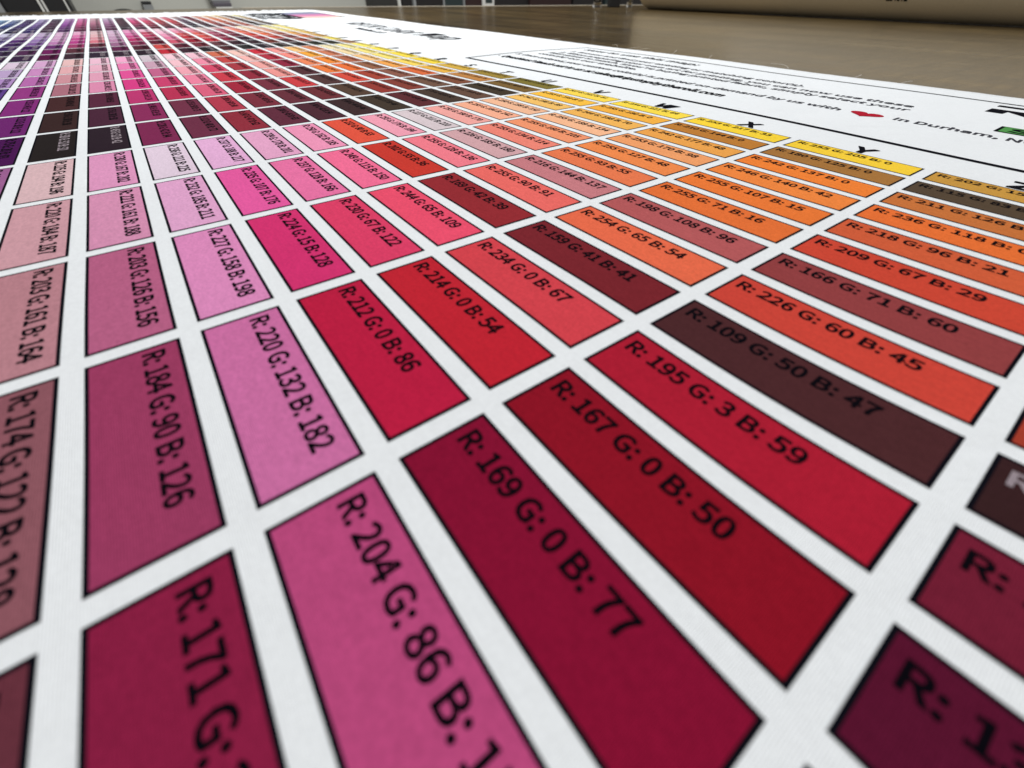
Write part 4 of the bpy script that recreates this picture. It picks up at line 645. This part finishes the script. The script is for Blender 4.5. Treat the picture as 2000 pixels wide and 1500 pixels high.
# far logo: framed colour picture above the maker's name
logo = print_text("maker_logo", "RIPSTOP", -21.7, 0.62, 0.88, chart, width=5.0, heavy=0.06)
print_text("logo_line", "BY THE ROLL", -20.9, 0.24, 0.26, logo, width=3.9, heavy=0.02)
frame_v, frame_f = merge([stripe_geo([(-21.5, 1.72), (-17.2, 1.72)], 0.22), stripe_geo([(-17.2, 1.72), (-17.2, 3.40)], 0.16), stripe_geo([(-17.2, 3.40), (-21.5, 3.40)], 0.12), stripe_geo([(-21.5, 3.40), (-21.5, 1.72)], 0.3)])
pic = link("logo_picture", mesh_np("logo_picture", to3(frame_v[:, 0], frame_v[:, 1], LT), frame_f), M_BLACK_INK, logo)
cols = [(-21.42, (105, 112, 140)), (-20.3, (140, 140, 165)), (-19.2, (185, 105, 150)), (-18.2, (210, 150, 165)), (-17.26, (215, 210, 185))]
pv = []; pc = []
for x, cc_ in cols:
    for y in (1.78, 3.36): pv.append((x, y)); pc.append(lin(cc_) * ALB)
pv = np.array(pv)
link("logo_picture_field", mesh_np("logo_picture_field", to3(pv[:, 0], pv[:, 1], LF), [(2*i, 2*i+2, 2*i+3, 2*i+1) for i in range(4)], np.array(pc)), M_INK, logo)

# ---- loose threads on the cut edge
def tube(name, pts, r, mat, parent, seg=5):
    P = [Vector(p) for p in pts]; V = []; F = []
    for i, p in enumerate(P):
        d = (P[min(i + 1, len(P) - 1)] - P[max(i - 1, 0)]).normalized()
        a = d.cross(Vector((0, 0, 1)));  a = a.normalized() if a.length > 1e-6 else Vector((1, 0, 0)); b = d.cross(a)
        for k in range(seg):
            t_ = 2 * math.pi * k / seg; V.append(tuple(p + (a * math.cos(t_) + b * math.sin(t_)) * r))
    for i in range(len(P) - 1):
        for k in range(seg): F.append((i * seg + k, i * seg + (k + 1) % seg, (i + 1) * seg + (k + 1) % seg, (i + 1) * seg + k))
    F.append(tuple(range(seg))[::-1]); F.append(tuple(range((len(P) - 1) * seg, len(P) * seg)))
    return link(name, mesh_np(name, np.array(V), F, smooth=True), mat, parent)
M_THREAD = simple("thread", (0.75, 0.72, 0.68), 0.7)
for x, dx, dy, h in ((-3.00, -0.30, 0.16, 0.03), (-2.72, 0.22, 0.20, 0.03), (-2.45, 0.20, 0.16, 0.03), (-1.55, 0.02, 0.05, 0.07), (-0.75, -0.02, 0.05, 0.05), (0.75, -0.45, 0.26, 0.02), (1.75, 0.02, 0.04, 0.03), (2.35, 0.08, 0.05, 0.03), (-5.2, 0.25, 0.10, 0.02)):
    pts = []
    for i in range(9):
        s_ = i / 8
        pts.append(((x + dx * s_ + 0.05 * math.sin(s_ * 3)) * U, (Y1 - 0.03 + dy * math.sin(s_ * 1.6)) * U, (0.004 + h * math.sin(s_ * 2.6)) * U))
    tube("loose_thread", pts, 0.00009, M_THREAD, chart)
fray = []
for i in range(420):
    y = rng.uniform(-9.5, 4.0); x = X0 + rng.normal(0.0, 0.08)
    L_ = abs(rng.normal(0.10, 0.06)); a = rng.normal(math.pi, 0.5)
    fray.append((x, y, L_, a, abs(rng.normal(0.008, 0.008))))
V = []; F = []
for x, y, L_, a, h in fray:
    n_ = len(V); w_ = 0.018
    for s_ in (0, 0.5, 1):
        cx_ = x + math.cos(a) * L_ * s_; cy_ = y + math.sin(a) * L_ * s_ ; z_ = 0.0 + h * s_
        V += [(cx_ * U, (cy_ - w_) * U, z_ * U - 0.0002), (cx_ * U, (cy_ + w_) * U, z_ * U + 0.0003)]
    F += [(n_, n_ + 1, n_ + 3, n_ + 2), (n_ + 2, n_ + 3, n_ + 5, n_ + 4)]
o = link("frayed_edge", mesh_np("frayed_edge", np.array(V), F), M_CLOTH, chart)

# ------------------------------------------------------------------ fabric roll on the table
RR = 0.077; RY = 21.45 * U; RX0, RX1 = -0.915, 0.62
roll = empty("paper_roll", (0, RY, TT), "long tan roll lying on the table at the upper right", "roll")
bm = bmesh.new(); seg = 96; prof = [(RX0, 0.019), (RX0 - 0.001, 0.03), (RX0 - 0.001, RR - 0.006), (RX0 + 0.0015, RR - 0.0015), (RX0 + 0.006, RR)]
xs_ = list(np.linspace(RX0 + 0.03, RX1 - 0.03, 14)); prof += [(x, RR) for x in xs_]
prof += [(RX1 - 0.006, RR), (RX1 - 0.0015, RR - 0.0015), (RX1 + 0.001, RR - 0.006), (RX1 + 0.001, 0.03), (RX1, 0.019)]
rings = []
for x, r_ in prof:
    rings.append([bm.verts.new((x, r_ * math.cos(2*math.pi*k/seg) * (1 + 0.004*math.sin(3*2*math.pi*k/seg)), RR + 0.0002 + r_ * math.sin(2*math.pi*k/seg))) for k in range(seg)])
for a, b in zip(rings, rings[1:]):
    for k in range(seg): bm.faces.new((a[k], a[(k+1) % seg], b[(k+1) % seg], b[k]))
bmesh.ops.recalc_face_normals(bm, faces=bm.faces)
bm_obj("wound_sheet", bm, M_ROLL, roll, True)
bm = bmesh.new()
rings = []
for x, r_ in ((RX0 - 0.004, 0.0145), (RX0 - 0.004, 0.0188), (RX1 + 0.004, 0.0188), (RX1 + 0.004, 0.0145), (RX0 - 0.004, 0.0145)):
    rings.append([bm.verts.new((x, r_ * math.cos(2*math.pi*k/40), RR + r_ * math.sin(2*math.pi*k/40))) for k in range(40)])
for a, b in zip(rings, rings[1:]):
    for k in range(40): bm.faces.new((a[k], a[(k+1) % 40], b[(k+1) % 40], b[k]))
bmesh.ops.recalc_face_normals(bm, faces=bm.faces)
bm_obj("core_tube", bm, simple("cardboard", (0.30, 0.21, 0.12), 0.8), roll, True)
# printing on the roll, upside down; text wraps round the cylinder
def on_roll(P2, xc, arc0):
    x = xc - P2[:, 0]; s_ = arc0 + P2[:, 1]      # turned by 180 degrees
    ang = math.pi + s_ / RR                       # pi = towards the camera, growing downwards
    r_ = RR * (1 + 0.004 * np.sin(3 * ang)) + 0.0004
    return np.stack([x, r_ * np.cos(ang), RR + 0.0002 + r_ * np.sin(ang)], 1)
T, TF = text_geo("TABLET", 0, 0, 0.020, width=0.040)
P = on_roll(T, -0.187, 0.0265)
link("lettering", mesh_np("lettering", P, TF[:, ::-1]), M_BLACK_INK, roll)
T = np.array([(x, y) for x in np.linspace(0, 0.032, 5) for y in (0, 0.0022)]); TF = [(2*i, 2*i+1, 2*i+3, 2*i+2) for i in range(4)]
link("printed_rule", mesh_np("printed_rule", on_roll(T, -0.150, 0.0375), TF), M_BLACK_INK, roll)

# ------------------------------------------------------------------ things at the table's far edge
def holder(name, x, y, label, h=0.075, r=0.013):
    t_ = empty(name, (x, y, TT), label, "holder")
    bm = bmesh.new(); prof = [(0.0, 0.0), (r * 1.15, 0.0), (r * 1.2, 0.004), (r, 0.012), (r * 0.82, 0.03), (r * 0.95, h), (r * 0.8, h), (r * 0.66, 0.03), (r * 0.8, 0.014), (0.0, 0.009)]
    seg_ = 24; rg = []
    for r_, z_ in prof: rg.append([bm.verts.new((r_ * math.cos(2*math.pi*k/seg_), r_ * math.sin(2*math.pi*k/seg_), z_)) for k in range(seg_)])
    for a, b in zip(rg, rg[1:]):
        for k in range(seg_): bm.faces.new((a[k], a[(k+1) % seg_], b[(k+1) % seg_], b[k]))
    bmesh.ops.remove_doubles(bm, verts=bm.verts, dist=1e-5); bmesh.ops.recalc_face_normals(bm, faces=bm.faces)
    bm_obj("clear_cup", bm, M_GLASS, t_, True)
    bm = bmesh.new()
    for a in range(3):
        q = bmesh.ops.create_cone(bm, cap_ends=True, segments=10, radius1=0.0022, radius2=0.0022, depth=h * 1.1)
        bmesh.ops.rotate(bm, verts=q['verts'], cent=(0, 0, 0), matrix=Euler((0.12 * (a - 1), 0.10 * (a % 2), 0)).to_matrix())
        bmesh.ops.translate(bm, verts=q['verts'], vec=((a - 1) * 0.004, 0.002 * a, 0.013 + h * 0.55))
    bm_obj("steel_bits", bm, M_STEEL, t_, True)
    return t_
holder("clear_holder", -1.118, 1.145, "clear cup of steel pieces left of the black box at the table's far edge", r=0.014)
holder("clear_holder", -1.075, 1.262, "clear cup of steel pieces right of the black box at the table's far edge", r=0.009)
bxo = empty("black_box", (-1.085, 1.193, TT), "plain black box standing between two clear cups at the table's far edge", "box")
bxo.rotation_euler.z = math.radians(-32)
box("box_body", -0.014, 0.014, -0.019, 0.019, 0.0, 0.11, M_BLACK, bxo, 0.002)
box("box_lid", -0.0155, 0.0155, -0.0205, 0.0205, 0.1102, 0.118, M_BLACK, bxo, 0.0015)

# ------------------------------------------------------------------ things beyond the table
cab = empty("display_cabinet", (WALLX, -0.455, 0), "black cabinet with pale upright frames at the far left edge", "cabinet")
box("cabinet_body", 0.002, 0.30, -0.125, 0.108, 0.02, 1.6, M_BLACK, cab, 0.003)
box("dark_pane", 0.302, 0.308, -0.098, 0.004, 0.06, 1.55, M_BLACK, cab)
box("dark_pane", 0.302, 0.308, 0.030, 0.088, 0.06, 1.55, M_BLACK, cab)
for y0_, y1_ in ((-0.128, -0.106), (0.008, 0.015), (0.021, 0.027), (0.092, 0.097)):
    box("upright", 0.3005, 0.316, y0_, y1_, 0.03, 1.58, M_GREYTRIM if y0_ < 0 else M_WHITETRIM, cab, 0.001)
box("plinth", 0.002, 0.29, -0.12, 0.10, 0.0, 0.0195, M_BLACK, cab)
ch = empty("round_back_chair", (-2.80, -0.175, 0), "black chair whose rounded back just shows over the table edge", "chair")
bm = bmesh.new(); bmesh.ops.create_cone(bm, cap_ends=True, segments=64, radius1=0.14, radius2=0.14, depth=0.03)
bmesh.ops.rotate(bm, verts=bm.verts, cent=(0, 0, 0), matrix=Euler((0, math.radians(90), 0)).to_matrix())
bmesh.ops.translate(bm, verts=bm.verts, vec=(0.0, 0, 0.588))
bmesh.ops.bevel(bm, geom=[e for e in bm.edges if len(e.link_faces) == 2 and e.calc_face_angle(0) > 1], offset=0.008, segments=3, affect='EDGES')
bm_obj("backrest", bm, M_BLACK, ch, False)
box("seat", -0.05, 0.36, -0.2, 0.2, 0.40, 0.44, M_BLACK, ch, 0.012)
box("back_post", -0.012, 0.012, -0.02, 0.02, 0.38, 0.46, M_STEEL, ch)
for a, b in ((0.0, -0.17), (0.0, 0.17), (0.32, -0.17), (0.32, 0.17)):
    box("leg", a - 0.012, a + 0.012, b - 0.012, b + 0.012, 0, 0.3995, M_STEEL, ch)
sk = empty("wall_socket", (WALLX, -0.065, 0.735), "small grey wall box with a black top beside the chair back", "wall box")
box("socket_body", 0.001, 0.045, -0.020, 0.020, -0.05, 0.004, M_GREYTRIM, sk, 0.003)
box("black_cap", 0.001, 0.049, -0.020, 0.020, 0.0045, 0.014, M_BLACK, sk, 0.003)
wb = empty("wall_dispenser", (WALLX, 0.258, 0.724), "larger purple grey wall box with a pale lower lip", "wall box")
box("dispenser_body", 0.001, 0.09, -0.044, 0.040, 0.002, 0.020, M_PURPLEGREY, wb, 0.004)
box("upper_shell", 0.001, 0.085, -0.044, 0.042, 0.0205, 0.20, M_GREYTRIM, wb, 0.004)
box("lower_lip", 0.001, 0.095, -0.036, 0.040, -0.004, 0.0015, M_WHITETRIM, wb, 0.001)

store = empty("storage_cabinet", (WALLX + 0.02, 1.05, 0), "long black storage cabinet with thin grey uprights beyond the table", "cabinet")
box("cabinet_body", 0.0, 0.45, 0.0, 3.3, 0.05, 2.1, M_DARK, store, 0.004)
def front(y0_, y1_, mat, name="door_panel"): box(name, 0.4505, 0.468, y0_, y1_, 0.08, 2.05, mat, store, 0.002)
front(0.02, 0.075, M_DARK); front(0.105, 0.27, M_DARK); front(0.28, 0.40, M_TEAL); front(0.42, 0.60, M_RED); front(0.62, 0.80, M_DARK)
front(0.90, 1.25, M_RED); front(1.27, 1.55, M_DARK); front(1.68, 2.3, M_DARK); front(2.32, 3.28, M_DARK)
for y0_, y1_, mt in ((0.000, 0.007, M_WHITETRIM), (0.084, 0.098, M_GREYTRIM), (0.270, 0.278, M_GREYTRIM), (0.405, 0.412, M_GREYTRIM), (1.565, 1.66, M_TEAL)):
    box("upright", 0.4505, 0.476, y0_, y1_, 0.06, 2.08, mt, store, 0.001)
bk = empty("white_clip_frame", (-2.50, 1.62, 0.0), "small pale framed stand in front of the dark cabinet", "stand")
box("stand_post", -0.012, 0.012, -0.012, 0.012, 0.012, 0.7195, M_GREYTRIM, bk)
box("foot", -0.12, 0.12, -0.12, 0.12, 0.0, 0.0115, M_BLACK, bk, 0.003)
box("frame", -0.008, 0.008, -0.040, 0.040, 0.72, 0.92, M_WHITETRIM, bk, 0.002)
box("frame_window", 0.0085, 0.010, -0.024, 0.024, 0.735, 0.905, M_TEAL, bk)
